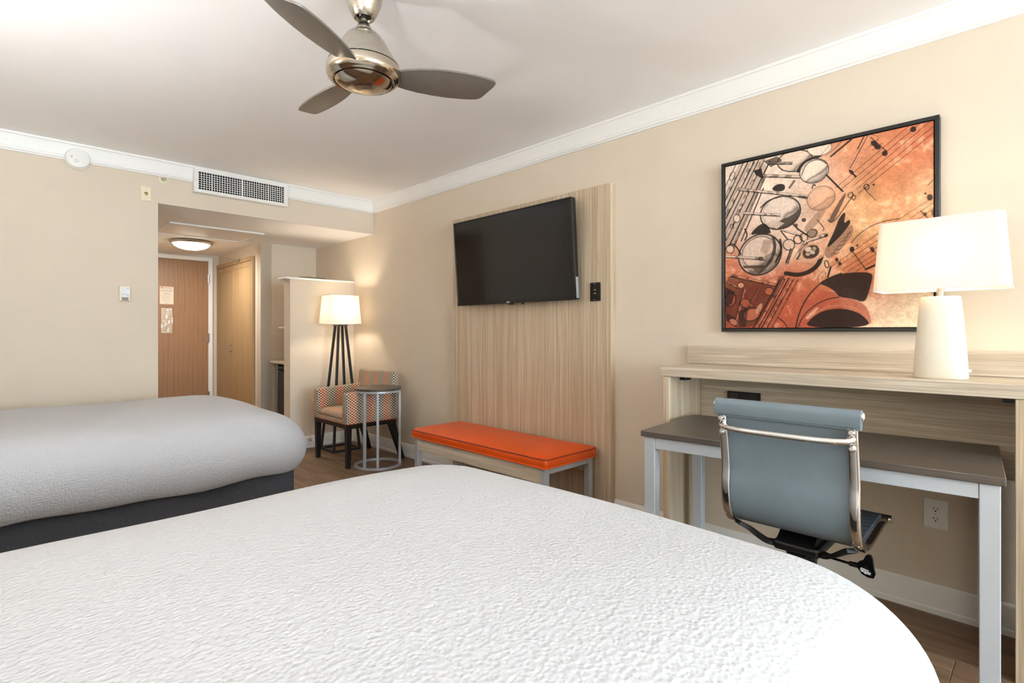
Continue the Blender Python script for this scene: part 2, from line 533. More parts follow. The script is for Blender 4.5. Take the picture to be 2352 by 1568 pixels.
# window behind the viewer
wf = bm_new(); fw = 0.05
for lo, hi in (((WX0, YF - 0.1, WZ0), (WX0 + fw, YF - 0.03, WZ1)), ((WX1 - fw, YF - 0.1, WZ0), (WX1, YF - 0.03, WZ1)),
               ((WX0, YF - 0.1, WZ0), (WX1, YF - 0.03, WZ0 + fw)), ((WX0, YF - 0.1, WZ1 - fw), (WX1, YF - 0.03, WZ1)),
               (((WX0 + WX1) / 2 - 0.03, YF - 0.1, WZ0), ((WX0 + WX1) / 2 + 0.03, YF - 0.03, WZ1))):
    add_box(wf, lo, hi)
win = struct('window_1', wf, 'trim_white', 'wide white-framed window behind the viewer')
for a, b in ((WX0 + fw, (WX0 + WX1) / 2 - 0.03), ((WX0 + WX1) / 2 + 0.03, WX1 - fw)):
    obj('pane', box((a, YF - 0.068, WZ0 + fw), (b, YF - 0.062, WZ1 - fw)), 'window_glass', win)

# ---- entry door
DX0, DX1, DZ = 1.16, 2.085, 2.135
d1 = struct('door_1', box((DX0, YD - 0.045, 0.005), (DX1, YD - 0.002, DZ), 0.002, 1), 'door_oak', 'brown oak entry door at the end of the hall')
fr = bm_new()
add_box(fr, (DX1, YD - 0.06, 0), (DX1 + 0.052, YD, DZ + 0.052), 0.004, 1)
add_box(fr, (DX0 - 0.052, YD - 0.06, 0), (DX0, YD, DZ + 0.052), 0.004, 1)
add_box(fr, (DX0, YD - 0.06, DZ), (DX1, YD, DZ + 0.052), 0.004, 1)
obj('door_frame', fr, 'trim_white', d1, label='white painted door frame')
for z in (1.90, 1.12, 0.35):
    h = bm_new(); add_tube(h, [(DX1 - 0.002, YD - 0.068, z - 0.06), (DX1 - 0.002, YD - 0.068, z + 0.06)], 0.009, 8)
    add_box(h, (DX1 - 0.016, YD - 0.062, z - 0.055), (DX1 + 0.014, YD - 0.058, z + 0.055))
    obj('hinge', h, 'dull_steel', d1, smooth=True)

# ---- closet double door
d2 = struct('door_2', box((XC - 0.028, 6.545, 0.0), (XC - 0.001, 6.59, 2.092), 0.002, 1), 'closet_wood', 'light wood closet door facing the hall')
obj('frame_rail', box((XC - 0.028, 6.591, 2.045), (XC - 0.001, 7.915, 2.092), 0.002, 1), 'closet_wood', d2)
for y0, y1 in ((6.595, 7.243), (7.248, 7.912)):
    b = bm_new()
    add_box(b, (XC - 0.022, y0, 0.01), (XC - 0.001, y1, 2.04), 0.002, 1)
    leaf = obj('door_leaf', b, 'closet_wood', d2)
    for lo, hi in (((XC - 0.027, y0, 0.01), (XC - 0.0222, y0 + 0.055, 2.04)), ((XC - 0.027, y1 - 0.055, 0.01), (XC - 0.0222, y1, 2.04)),
                   ((XC - 0.027, y0 + 0.0555, 1.98), (XC - 0.0222, y1 - 0.0555, 2.04))):
        obj('stile', box(lo, hi, 0.0015, 1), 'closet_wood', leaf)
    if y0 > 7:
        hb = bm_new(); hy = y0 + 0.03
        for z in (0.955, 1.03): add_tube(hb, [(XC - 0.027, hy, z), (XC - 0.062, hy, z)], 0.005, 8)
        add_tube(hb, [(XC - 0.062, hy, 0.935), (XC - 0.062, hy, 1.05)], 0.006, 8)
        obj('handle', hb, 'dull_steel', leaf, smooth=True, label='steel bar handle')
pg = bm_new()
add_tube(pg, [(XC - 0.002, 7.0, 2.075), (XC - 0.034, 7.0, 2.075)], 0.022, 14)
add_tube(pg, [(XC - 0.034, 7.0, 2.075), (XC - 0.16, 7.0, 2.083)], 0.0075, 10)
tag(obj('valet_peg', pg, 'dull_steel', smooth=True), 'short steel peg sticking out at the top of the closet door', 'peg')

# ---- notices on the entry door
n1 = thing('door_notice', 'upper printed paper notice stuck on the entry door', 'notice', (1.612, YD - 0.047, 1.663))
obj('sheet', box((-0.075, -0.002, -0.112), (0.075, 0.001, 0.112), 0.0008, 1), 'paper', n1)
obj('logo', box((-0.062, -0.0028, 0.088), (-0.046, -0.0018, 0.104)), 'print_red', n1)
rows = bm_new()
def textrow(bm, x0, x1, z, y, h, seed):
    rd = random.Random(seed); x = x0
    while x < x1 - 0.004:
        w = rd.uniform(0.006, 0.018); add_box(bm, (x, y - 0.0006, z - h / 2), (min(x + w, x1), y + 0.0004, z + h / 2)); x += w + 0.0035
for i, (z, a, b, h) in enumerate(((0.095, -0.04, 0.062, 0.007), (0.07, -0.066, 0.062, 0.003), (0.06, -0.066, 0.064, 0.003), (0.05, -0.066, 0.06, 0.003),
                                  (0.028, -0.025, 0.03, 0.004), (0.018, -0.04, 0.042, 0.004), (-0.004, -0.06, 0.06, 0.0025), (-0.02, -0.05, 0.03, 0.0025),
                                  (-0.032, -0.05, 0.045, 0.0025), (-0.05, -0.055, 0.03, 0.0025), (-0.064, -0.05, 0.05, 0.0025), (-0.096, -0.02, 0.02, 0.005))):
    textrow(rows, a, b, z, -0.0026, h, i)
obj('printed_text', rows, 'print_dark', n1, kind='stuff')
n2 = thing('door_notice', 'lower paper in a clear crinkled sleeve hung on the entry door', 'notice', (1.612, YD - 0.047, 1.345))
obj('sheet', box((-0.06, -0.002, -0.16), (0.06, 0.001, 0.158), 0.0008, 1), 'paper', n2)
rows = bm_new()
for i in range(14): textrow(rows, -0.04, 0.052, 0.13 - i * 0.02, -0.0026, 0.003, 40 + i)
obj('printed_text', rows, 'print_dark', n2, kind='stuff')
sl = bm_new(); NX, NZ = 10, 24; rd = random.Random(3)
g = [[sl.verts.new((-0.062 + 0.124 * i / NX, -0.006 - rd.random() * 0.005, -0.163 + 0.326 * j / NZ)) for i in range(NX + 1)] for j in range(NZ + 1)]
for j in range(NZ):
    for i in range(NX): sl.faces.new((g[j][i], g[j][i + 1], g[j + 1][i + 1], g[j + 1][i]))
obj('plastic_sleeve', sl, 'clear_sleeve', n2, smooth=60)
obj('hook', tube([(0, -0.001, 0.158), (0, -0.006, 0.17), (0.004, -0.003, 0.176)], 0.003, 8), 'dull_steel', n2)

# ------------------------------------------------------------------ beds
def contour(e, rc, x1, y0, y1, xh, n=14, m=26):
    """one ring of the bedding: round corners at the foot, square at the head; e = offset outward"""
    X, A, B = x1 + e, y0 - e, y1 + e
    rc = max(0.02, min(rc, (B - A) / 2 - 0.01))
    pts = []
    for i in range(m): pts.append((xh + (X - rc - xh) * i / m, A))
    for k in range(n): a = R(-90 + 90 * k / n); pts.append((X - rc + rc * math.cos(a), A + rc + rc * math.sin(a)))
    for i in range(m): pts.append((X, A + rc + (B - A - 2 * rc) * i / m))
    for k in range(n): a = R(90 * k / n); pts.append((X - rc + rc * math.cos(a), B - rc + rc * math.sin(a)))
    for i in range(m + 1): pts.append((X - rc + (xh - X + rc) * i / m, B))
    return pts

def bed(label_bed, label_duvet, y0, y1, seed, hem_bow, lift):
    X1, XHd = 1.368, XL + 0.06
    t = thing('bed', label_bed, 'bed', (0.3, (y0 + y1) / 2, 0), group='two beds')
    cx, cy = 0.3, (y0 + y1) / 2
    w = (y1 - y0) / 2
    obj('bed_skirt', loft([[(px - cx, py - cy, z) for px, py in contour(-0.025, 0.05, X1, y0, y1, XHd)] for z in (0.012, 0.2, 0.36)]),
        'skirt_fabric', t, smooth=True, label='dark grey upholstered bed base')
    obj('mattress', loft([[(px - cx, py - cy, z) for px, py in contour(e, 0.12, X1, y0, y1, XHd)] for e, z in ((-0.06, 0.365), (-0.05, 0.38), (-0.05, 0.56), (-0.09, 0.6))]),
        'mattress_white', t, smooth=True)
    prof = [(-0.70, 0.722), (-0.55, 0.721), (-0.42, 0.719), (-0.31, 0.716), (-0.22, 0.711), (-0.15, 0.703), (-0.10, 0.693), (-0.06, 0.680), (-0.025, 0.661),
            (0.005, 0.635), (0.03, 0.605), (0.05, 0.572), (0.064, 0.535), (0.071, 0.495), (0.071, 0.455), (0.063, 0.415), (0.05, 0.385), (0.036, 0.362), (0.024, 0.348), (0.006, 0.35)]
    rd = np.random.RandomState(seed)
    ph = rd.rand(6) * 6.28
    rings = []
    for e, z in prof:
        z += lift
        f = max(0.0, min(1.0, (e + 0.1) / 0.15))
        ring = []
        for q, (px, py) in enumerate(contour(e, 0.20 + max(-0.16, e * 0.6), X1, y0, y1, XHd)):
            dz = 0.006 * math.sin(px * 3.1 + ph[0]) * math.sin(py * 2.7 + ph[1]) + 0.004 * math.sin(px * 7 + py * 5 + ph[2])
            low = max(0.0, (0.62 - z) / 0.27)
            dz += low * (0.006 * math.sin((px - py) * 5 + ph[3]) + 0.006 * math.sin((px + py) * 13 + ph[4]) - hem_bow * max(0.0, 0.9 - px))
            out = 0.006 * math.sin((px + py) * 9 + ph[5]) * f
            nx_ = 0.0 if px < X1 - 0.3 else 1.0
            ny_ = -1.0 if py < cy else 1.0
            ring.append((px - cx + nx_ * out, py - cy + ny_ * out, z + dz))
        rings.append(ring)
    bm = bm_new()
    V = [[bm.verts.new(p) for p in ring] for ring in rings]
    for a, b in zip(V[:-1], V[1:]):
        for k in range(len(a) - 1): bm.faces.new((a[k], a[k + 1], b[k + 1], b[k]))
    c0 = V[0]; N0 = len(c0)
    for i in range(N0 // 2 - 1): bm.faces.new((c0[i], c0[N0 - 1 - i], c0[N0 - 2 - i], c0[i + 1]))
    if N0 % 2: bm.faces.new((c0[N0 // 2 - 1], c0[N0 // 2 + 1], c0[N0 // 2]))
    bmesh.ops.recalc_face_normals(bm, faces=bm.faces[:])
    d = obj('duvet', bm, 'duvet_white', smooth=75)
    d.location = (cx, cy, 0)
    md = d.modifiers.new('sub', 'SUBSURF'); md.levels = 1; md.render_levels = 1
    tag(d, label_duvet, 'duvet', 'white duvets on the beds')
    return t
bed('near bed in the foreground with a grey base hidden under its white cover', 'white textured duvet on the near bed filling the foreground', 0.205, 1.742, 4, 0.0, 0.013)
bed('far bed with a dark grey base beside the back wall', 'white ribbed duvet on the far bed by the back wall', 3.215, 4.745, 11, 0.02, 0.009)

# ------------------------------------------------------------------ television panel, television
tp = tag(obj('wall_panel', box((XA - 0.05, 1.971, 0.0), (XA - 0.0005, 3.592, 2.153), 0.002, 1), 'laminate_vertical'), 'tall striped light wood panel on the wall behind the television', 'panel')

tvc = Vector((2.713, 2.793, 1.744)); tilt = math.atan2(0.045, 0.665)
tv = thing('television', 'flat black television mounted on the striped wood panel', 'television', tvc)
TW, TH = 1.222, 0.668
def tvp(name, lo, hi, mat, bevel=0.0, lab=None, sm=False):
    b = box(lo, hi, bevel); bmesh.ops.rotate(b, cent=(0, 0, 0), matrix=Matrix.Rotation(-tilt, 3, 'Y'), verts=b.verts)
    return obj(name, b, mat, tv, label=lab)
# local: x towards the wall, y along the wall, z up
tvp('casing', (0.004, -TW / 2, -TH / 2), (0.045, TW / 2, TH / 2), 'black_plastic', 0.006)
bz = 0.011
for nm, lo, hi in (('bezel', (-0.004, -TW / 2, TH / 2 - bz), (0.006, TW / 2, TH / 2)), ('bezel', (-0.004, -TW / 2, -TH / 2), (0.006, TW / 2, -TH / 2 + bz * 1.7)),
                   ('bezel', (-0.004, -TW / 2, -TH / 2 + bz * 1.7), (0.006, -TW / 2 + bz, TH / 2 - bz)), ('bezel', (-0.004, TW / 2 - bz, -TH / 2 + bz * 1.7), (0.006, TW / 2, TH / 2 - bz))):
    tvp(nm, lo, hi, 'black_gloss', 0.0015)
tvp('screen', (-0.0005, -TW / 2 + bz, -TH / 2 + bz * 1.7), (0.003, TW / 2 - bz, TH / 2 - bz), 'screen', lab='dark glossy switched-off screen')
tvp('rear_housing', (0.046, -0.36, -0.26), (0.075, 0.36, 0.2), 'black_plastic', 0.008)
tvp('wall_mount', (0.076, -0.1, -0.1), (0.128, 0.1, 0.1), 'black_plastic', 0.003)
tvp('port_strip', (0.012, -TW / 2 - 0.0015, -TH / 2 + 0.01), (0.036, -TW / 2 + 0.001, -TH / 2 + 0.15), 'silver_paint', lab='grey strip of side ports')
# maker's mark: round dot and two letters under the screen
mk = bm_new()
def logo_rot(b): bmesh.ops.rotate(b, cent=(0, 0, 0), matrix=Matrix.Rotation(-tilt, 3, 'Y'), verts=b.verts)
ly, lz = 0.01, -TH / 2 + 0.010
add_prism(mk, [(ly + 0.016 + 0.0055 * math.cos(a * 0.5236), lz + 0.0055 * math.sin(a * 0.5236)) for a in range(12)], -0.0052, -0.0045, 'X')
for lo, hi in (((ly + 0.005, lz - 0.005), (ly + 0.007, lz + 0.005)), ((ly + 0.0, lz - 0.005), (ly + 0.005, lz - 0.003)),
               ((ly - 0.010, lz - 0.005), (ly - 0.008, lz + 0.005)), ((ly - 0.010, lz + 0.003), (ly - 0.003, lz + 0.005)), ((ly - 0.010, lz - 0.005), (ly - 0.003, lz - 0.003)), ((ly - 0.0045, lz - 0.003), (ly - 0.003, lz + 0.0))):
    # letters mirrored so they read from the room (the wall runs right to left)
    add_box(mk, (-0.0052, lo[0], lo[1]), (-0.0045, hi[0], hi[1]))
bmesh.ops.scale(mk, vec=(1, -1, 1), verts=mk.verts)
bmesh.ops.scale(mk, vec=(1, -1, 1), verts=mk.verts)
logo_rot(mk); obj('maker_mark', mk, 'white_ink', tv, label='small white maker mark with letters LG')
b = box((-0.002, -0.03, -TH / 2 - 0.010), (0.012, 0.03, -TH / 2 - 0.0005), 0.003); logo_rot(b); o = obj('receiver', b, 'black_gloss', tv)
b = box((-0.0032, 0.004, -TH / 2 - 0.008), (-0.0015, 0.014, -TH / 2 - 0.003)); logo_rot(b); obj('standby_light', b, 'red_led', o, label='red standby light')
b = prism([(-0.14, -TH / 2 - 0.0005), (-0.114, -TH / 2 - 0.0005), (-0.124, -TH / 2 - 0.014), (-0.130, -TH / 2 - 0.014)], -0.001, 0.008, 'X'); logo_rot(b); obj('joystick_button', b, 'black_gloss', tv)

hd = thing('media_port_plate', 'black media port plate on the wood panel right of the television', 'wall plate', (XA - 0.05, 2.088, 1.462))
obj('plate', box((-0.012, -0.039, -0.06), (-0.0005, 0.039, 0.06), 0.002), 'black_gloss', hd)
for z in (0.012, -0.011): obj('port', box((-0.0135, -0.009, z - 0.004), (-0.0115, 0.009, z + 0.004), 0.001, 1), 'brass_port', hd)
for z in (0.051, -0.051): obj('screw', box((-0.0132, -0.0025, z - 0.0025), (-0.0118, 0.0025, z + 0.0025), 0.001, 1), 'dull_steel', hd)

# ------------------------------------------------------------------ orange bench
BX0, BX1, BY0, BY1 = 2.298, 2.79, 2.052, 3.424
bn = thing('bench', 'orange leather bench with silver legs under the television', 'bench', ((BX0 + BX1) / 2, (BY0 + BY1) / 2, 0))
hx, hy = (BX1 - BX0) / 2, (BY1 - BY0) / 2
rings = []
for e, z in ((-0.012, 0.398), (-0.002, 0.402), (0.0, 0.408), (0.004, 0.430), (0.002, 0.450), (0.0, 0.4545), (-0.006, 0.459), (-0.03, 0.4695), (-0.07, 0.480), (-0.12, 0.487), (-0.2, 0.491)):
    rings.append([(px, py, z) for px, py in rrect(hx + e, hy + e, max(0.022 + e * 0.2, 0.006))])
cu = obj('cushion', loft(rings), 'orange_leather', bn, smooth=50, label='orange leather cushion')
for z, rr, mt in ((0.4545, 0.0042, 'orange_piping'), (0.404, 0.0045, 'orange_leather')):
    obj('piping', tube([(px, py, z) for px, py in rrect(hx + 0.001, hy + 0.001, 0.022)], rr, 8, closed=True), mt, cu, smooth=True)
LW = 0.04
ix, iy = hx - 0.015, hy - 0.02
for sx in (-1, 1):
    for sy in (-1, 1):
        x0, y0 = sx * ix, sy * iy
        obj('leg', box((min(x0, x0 - sx * LW), min(y0, y0 - sy * LW), 0), (max(x0, x0 - sx * LW), max(y0, y0 - sy * LW), 0.397), 0.002, 1), 'silver_paint', bn)
for sy in (-1, 1):
    y0 = sy * iy
    obj('end_rail', box((-ix + LW + 0.001, min(y0, y0 - sy * LW * 0.6), 0.362), (ix - LW - 0.001, max(y0, y0 - sy * LW * 0.6), 0.397), 0.002, 1), 'silver_paint', bn)
for sx in (-1, 1):
    x0 = sx * (ix - 0.006)
    obj('apron', box((min(x0, x0 - sx * 0.02), -iy + LW + 0.001, 0.302), (max(x0, x0 - sx * 0.02), iy - LW - 0.001, 0.397), 0.0015, 1), 'laminate_horizontal', bn, label='light wood apron under the cushion')

# ------------------------------------------------------------------ console desk and sliding table
CX0, CY0, CY1, CZ = 2.49, 0.032, 1.424, 1.02
dk = thing('console_desk', 'tall light wood console desk against the right wall', 'desk', (CX0, 0, 0))
def cpart(name, lo, hi, mat, bev=0.002, lab=None):
    return obj(name, box((lo[0] - CX0, lo[1], lo[2]), (hi[0] - CX0, hi[1], hi[2]), bev, 1), mat, dk, label=lab)
cpart('top', (CX0, CY0, CZ - 0.049), (XA - 0.001, CY1, CZ), 'laminate_horizontal')
cpart('backsplash', (XA - 0.03, CY0, CZ + 0.0005), (XA - 0.001, 1.462 - 0.0, CZ + 0.101), 'laminate_horizontal')
cpart('side_panel', (CX0 + 0.004, 1.376, 0), (XA - 0.018, 1.413, CZ - 0.05), 'laminate_vertical')
cpart('side_panel', (CX0 + 0.004, 0.045, 0), (XA - 0.018, 0.085, CZ - 0.05), 'laminate_vertical')
cpart('back_panel', (XA - 0.04, 0.0855, 0.62), (XA - 0.018, 1.3755, CZ - 0.05), 'laminate_horizontal')
for y in (1.34, 0.0865): cpart('bracket', (2.60, y, CZ - 0.074), (2.66, y + 0.035, CZ - 0.0495), 'black_plastic')
po = thing('desk_power_strip', 'black power outlet strip on the back of the console desk', 'power outlet', (XA - 0.0405, 1.135, 0.86))
obj('plate', box((-0.014, -0.085, -0.024), (-0.0002, 0.085, 0.024), 0.003), 'black_gloss', po)
for y in (0.045, -0.045):
    s = obj('socket', box((-0.0165, y - 0.022, -0.017), (-0.0142, y + 0.022, 0.017), 0.004), 'black_plastic', po)
    for dy in (-0.006, 0.006): obj('slot', box((-0.0172, y + dy - 0.0012, -0.004), (-0.0166, y + dy + 0.0012, 0.006)), 'duct_dark', s)

ta = thing('desk_table', 'dark-topped writing table with white metal legs pulled out of the console', 'table', (2.079, 1.289, 0), R(4.45))
# local x = depth towards the wall, local y = 0 at the left front corner, running negative to the right
TL, TD, TZ = 1.20, 0.61, 0.76
obj('table_top', box((0, -TL, TZ - 0.026), (TD, 0, TZ), 0.003, 2), 'laminate_dark', ta, label='dark taupe wood top')
lw = 0.05
def white_metal():
    plain('white_metal', '#c3c8cf', 0.36, metal=0.12, var=0.015, vscale=50)
white_metal()
m_in = 0.012
for y in (-m_in - lw, -TL + m_in):
    obj('leg', box((m_in, y, 0), (m_in + lw, y + lw, TZ - 0.0265), 0.002, 1), 'white_metal', ta)
    lg = obj('leg', box((TD - m_in - lw, y, 0.075), (TD - m_in, y + lw, TZ - 0.0265), 0.002, 1), 'white_metal', ta)
    cw = bm_new()
    cxx, cyy = TD - m_in - lw / 2 - 0.022, y + lw / 2
    wheel = lathe([(0.006, -0.013), (0.03, -0.013), (0.036, -0.008), (0.036, 0.008), (0.03, 0.013), (0.006, 0.013)], seg=24)
    bmesh.ops.rotate(wheel, cent=(0, 0, 0), matrix=Matrix.Rotation(R(90), 3, 'X'), verts=wheel.verts)
    bmesh.ops.translate(wheel, vec=(cxx, cyy, 0.0365), verts=wheel.verts)
    obj('caster', wheel, 'black_plastic', lg, smooth=True)
    obj('caster_fork', box((cxx - 0.012, cyy - 0.02, 0.05), (cxx + 0.034, cyy + 0.02, 0.074), 0.004), 'black_plastic', lg)
for x in (m_in + 0.002, TD - m_in - lw + 0.002):
    obj('apron', box((x, -TL + m_in + lw + 0.0005, TZ - 0.0765), (x + lw - 0.012, -m_in - lw - 0.0005, TZ - 0.0265), 0.002, 1), 'white_metal', ta)
for y in (-m_in - lw + 0.006, -TL + m_in + 0.006):
    obj('side_rail', box((m_in + lw + 0.0005, y, TZ - 0.0765), (TD - m_in - lw - 0.0005, y + lw - 0.012, TZ - 0.0265), 0.002, 1), 'white_metal', ta)

wo = thing('wall_outlet', 'white duplex wall outlet low on the wall under the desk', 'wall outlet', (XA, 0.344, 0.424))
obj('plate', box((-0.007, -0.041, -0.062), (-0.0003, 0.041, 0.062), 0.003), 'white_plastic', wo)
for z in (0.021, -0.021):
    s = obj('socket', prism([(y, z + zz) for y, zz in rrect(0.0165, 0.0145, 0.012)], -0.0085, -0.0072, 'X'), 'white_plastic', wo)
    sl = bm_new()
    add_box(sl, (-0.0092, 0.0045, z - 0.001), (-0.0086, 0.0065, z + 0.008)); add_box(sl, (-0.0092, -0.0075, z - 0.001), (-0.0086, -0.0055, z + 0.008))
    add_box(sl, (-0.0092, 0.0065, z + 0.003), (-0.0086, 0.0095, z + 0.005)); add_box(sl, (-0.0092, -0.0025, z - 0.010), (-0.0086, 0.0025, z - 0.005))
    obj('slots', sl, 'duct_dark', s)
obj('screw', box((-0.0085, -0.0025, -0.0025), (-0.0072, 0.0025, 0.0025), 0.001, 1), 'dull_steel', wo)

# ------------------------------------------------------------------ office chair (faces the wall, +x)
ch = thing('office_chair', 'grey leather office chair with chrome side rails at the desk', 'chair', (2.14, 0.625, 0))
OX, OY = 2.14, 0.625
Y0, Y1 = 0.835 - OY, 0.412 - OY
def cat(P, n=8):
    out = []
    P = [P[0]] + list(P) + [P[-1]]
    for i in range(1, len(P) - 2):
        p0, p1, p2, p3 = [np.array(q, float) for q in P[i - 1:i + 3]]
        for k in range(n):
            t = k / n
            out.append(tuple(0.5 * ((2 * p1) + (-p0 + p2) * t + (2 * p0 - 5 * p1 + 4 * p2 - p3) * t * t + (-p0 + 3 * p1 - 3 * p2 + p3) * t ** 3)))
    out.append(tuple(P[-1])); return out
PROF = [(1.872, 0.938), (1.882, 0.88), (1.898, 0.80), (1.908, 0.72), (1.905, 0.65), (1.912, 0.59), (1.935, 0.545), (1.975, 0.518), (2.03, 0.510), (2.10, 0.514), (2.18, 0.522), (2.26, 0.528), (2.315, 0.526)]
pr = [(x - OX, z) for x, z in cat(PROF, 8)]
def offset(poly, d):
    out = []
    for i, (x, z) in enumerate(poly):
        a = poly[max(i - 1, 0)]; b = poly[min(i + 1, len(poly) - 1)]
        t = np.array((b[0] - a[0], b[1] - a[1])); t = t / np.hypot(*t)
        out.append((x - t[1] * d, z + t[0] * d))
    return out
def ribbon(path, th, ya, yb, ribs=0.0):
    bm = bm_new(); a = offset(path, -th / 2)
    b = []
    for i, p in enumerate(offset(path, th / 2)):
        b.append(p)
    if ribs:
        q = offset(path, th / 2 + ribs); b = []
        s = 0.0; prev = path[0]; o1 = offset(path, th / 2)
        for i, p in enumerate(path):
            s += math.hypot(p[0] - prev[0], p[1] - prev[1]); prev = p
            f = abs(math.sin(s / 0.034 * math.pi)) ** 0.5
            b.append((o1[i][0] * (1 - f) + q[i][0] * f, o1[i][1] * (1 - f) + q[i][1] * f))
    poly = a + list(reversed(b))
    # strip faces along the length
    n = len(a)
    va = [[bm.verts.new((x, y, z)) for x, z in a] for y in (ya, yb)]
    vb = [[bm.verts.new((x, y, z)) for x, z in b] for y in (ya, yb)]
    for i in range(n - 1):
        bm.faces.new((va[0][i], va[0][i + 1], va[1][i + 1], va[1][i])); bm.faces.new((vb[0][i], vb[1][i], vb[1][i + 1], vb[0][i + 1]))
        for k in (0, 1): bm.faces.new((va[k][i], vb[k][i], vb[k][i + 1], va[k][i + 1]))
    for i in (0, n - 1): bm.faces.new((va[0][i], va[1][i], vb[1][i], vb[0][i]))
    bmesh.ops.recalc_face_normals(bm, faces=bm.faces[:]); return bm
import itertools
dense = [(x - OX, z) for x, z in cat(PROF, 20)]
NB = int(len(dense) * 0.56)
obj('backrest', ribbon(dense[:NB + 1], 0.012, Y1 + 0.022, Y0 - 0.022, 0.004), 'grey_leather', ch, smooth=50, label='smooth grey leather back')
obj('seat', ribbon(dense[NB:], 0.014, Y1 + 0.022, Y0 - 0.022, 0.006), 'dark_leather', ch, smooth=50, label='dark leather seat with stitched ribs')
# rolled top of the back with its stitched flap
tx, tz = 1.872 - OX, 0.938
hr = []
for k in range(14): a = R(-60 + 250 * k / 13); hr.append((tx + 0.004 + 0.021 * math.cos(a), tz + 0.005 + 0.021 * math.sin(a)))
hr += [(tx - 0.014, tz - 0.03), (tx - 0.010, tz - 0.036), (tx + 0.012, tz - 0.036)]
rl = obj('head_roll', prism(hr, Y1 - 0.012, Y0 + 0.012, 'Y'), 'grey_leather', ch, smooth=35, label='rolled leather top edge')
st = bm_new(); ns = 70
for k in range(ns):
    y = Y1 + (Y0 - Y1) * (k + 0.2) / ns; add_box(st, (tx - 0.0148, y, tz - 0.0295), (tx - 0.0135, y + (Y0 - Y1) / ns * 0.6, tz - 0.0283))
obj('stitching', st, 'black_plastic', rl)
for y in (Y1 - 0.0125, Y0 + 0.0125):
    s = 1 if y > 0 else -1
    e = lathe([(0.014, 0), (0.014, 0.004), (0.009, 0.008), (0.002, 0.009)], seg=16)
    bmesh.ops.rotate(e, cent=(0, 0, 0), matrix=Matrix.Rotation(R(-90 * s), 3, 'X'), verts=e.verts)
    bmesh.ops.translate(e, vec=(tx + 0.004, y, tz + 0.005), verts=e.verts); obj('end_cap', e, 'chrome', ch, smooth=True)
# chrome side rails following the profile
rail_path = offset(pr, -0.004)[4:]
def rail(ya, yb):
    bm = bm_new(); sec = []
    a = offset(rail_path, -0.013); b = offset(rail_path, 0.007)
    rings = []
    for p, q in zip(a, b):
        w = 0.006
        P = [(p, ya + 0.004), (p, yb - 0.004), ((p[0] * .8 + q[0] * .2, p[1] * .8 + q[1] * .2), yb), ((p[0] * .2 + q[0] * .8, p[1] * .2 + q[1] * .8), yb), (q, yb - 0.004), (q, ya + 0.004),
             ((p[0] * .2 + q[0] * .8, p[1] * .2 + q[1] * .8), ya), ((p[0] * .8 + q[0] * .2, p[1] * .8 + q[1] * .2), ya)]
        rings.append([(x, y, z) for (x, z), y in P])
    return loft(rings)
for ya, yb in ((Y1 - 0.004, Y1 + 0.026), (Y0 - 0.026, Y0 + 0.004)):
    obj('side_rail', rail(ya, yb), 'chrome', ch, smooth=50, label='polished chrome side rail')
    ym = (ya + yb) / 2; xe, ze = pr[-1]
    obj('seat_end_cap', tube([(xe + 0.012, ym - 0.02, ze - 0.004), (xe + 0.012, ym + 0.02, ze - 0.004)], 0.014, 16), 'chrome', ch, smooth=True)
    for zz in (0.895, 0.845):
        xr = np.interp(-zz, [-q[1] for q in pr[:40]], [q[0] for q in pr[:40]]) - 0.02
        bl = lathe([(0.011, 0), (0.011, 0.006), (0.007, 0.011), (0.001, 0.012)], seg=16)
        bmesh.ops.rotate(bl, cent=(0, 0, 0), matrix=Matrix.Rotation(R(-90), 3, 'Y'), verts=bl.verts)
        bmesh.ops.translate(bl, vec=(xr + 0.003, ym, zz), verts=bl.verts); obj('bolt', bl, 'chrome', ch, smooth=True)
obj('seat_front_bar', tube([(pr[-1][0] + 0.012, Y1 + 0.02, pr[-1][1] - 0.004), (pr[-1][0] + 0.012, Y0 - 0.02, pr[-1][1] - 0.004)], 0.011, 12), 'grey_leather', ch, smooth=True)
# bowed chrome handle across the back
xb = 1.884 - OX
hp = cat([(xb - 0.014, Y0 - 0.011, 0.874), (xb - 0.026, Y0 - 0.016, 0.869), (xb - 0.048, Y0 - 0.05, 0.866), (xb - 0.060, Y0 - 0.12, 0.865), (xb - 0.062, 0, 0.865), (xb - 0.060, Y1 + 0.12, 0.865), (xb - 0.048, Y1 + 0.05, 0.866), (xb - 0.026, Y1 + 0.016, 0.869), (xb - 0.014, Y1 + 0.011, 0.874)], 6)
obj('back_handle', tube(hp, 0.0108, 14), 'chrome', ch, smooth=50, label='bowed chrome handle across the back')
# black under-seat yoke, mechanism, column, lever
yk = cat([(1.955 - OX, Y0 - 0.03, 0.506), (1.985 - OX, Y0 - 0.06, 0.482), (2.01 - OX, Y0 - 0.11, 0.446), (2.03 - OX, Y0 - 0.15, 0.440), (2.03 - OX, Y1 + 0.15, 0.440), (2.01 - OX, Y1 + 0.11, 0.446), (1.985 - OX, Y1 + 0.06, 0.482), (1.955 - OX, Y1 + 0.03, 0.506)], 5)
obj('yoke', tube(yk, 0.0, flat=(0.034, 0.014)), 'black_plastic', ch, label='black steel yoke under the seat')
yk2 = [(x + 0.2, y, z + 0.01) for x, y, z in yk]
obj('yoke', tube(yk2, 0.0, flat=(0.034, 0.014)), 'black_plastic', ch)
mc = bm_new()
add_box(mc, (2.0 - OX, -0.075, 0.425), (2.29 - OX, 0.075, 0.462), 0.012)
add_box(mc, (2.05 - OX, -0.05, 0.39), (2.22 - OX, 0.05, 0.426), 0.014)
add_tube(mc, [(2.03 - OX, -0.03, 0.405), (2.03 - OX, 0.03, 0.405)], 0.02, 14)
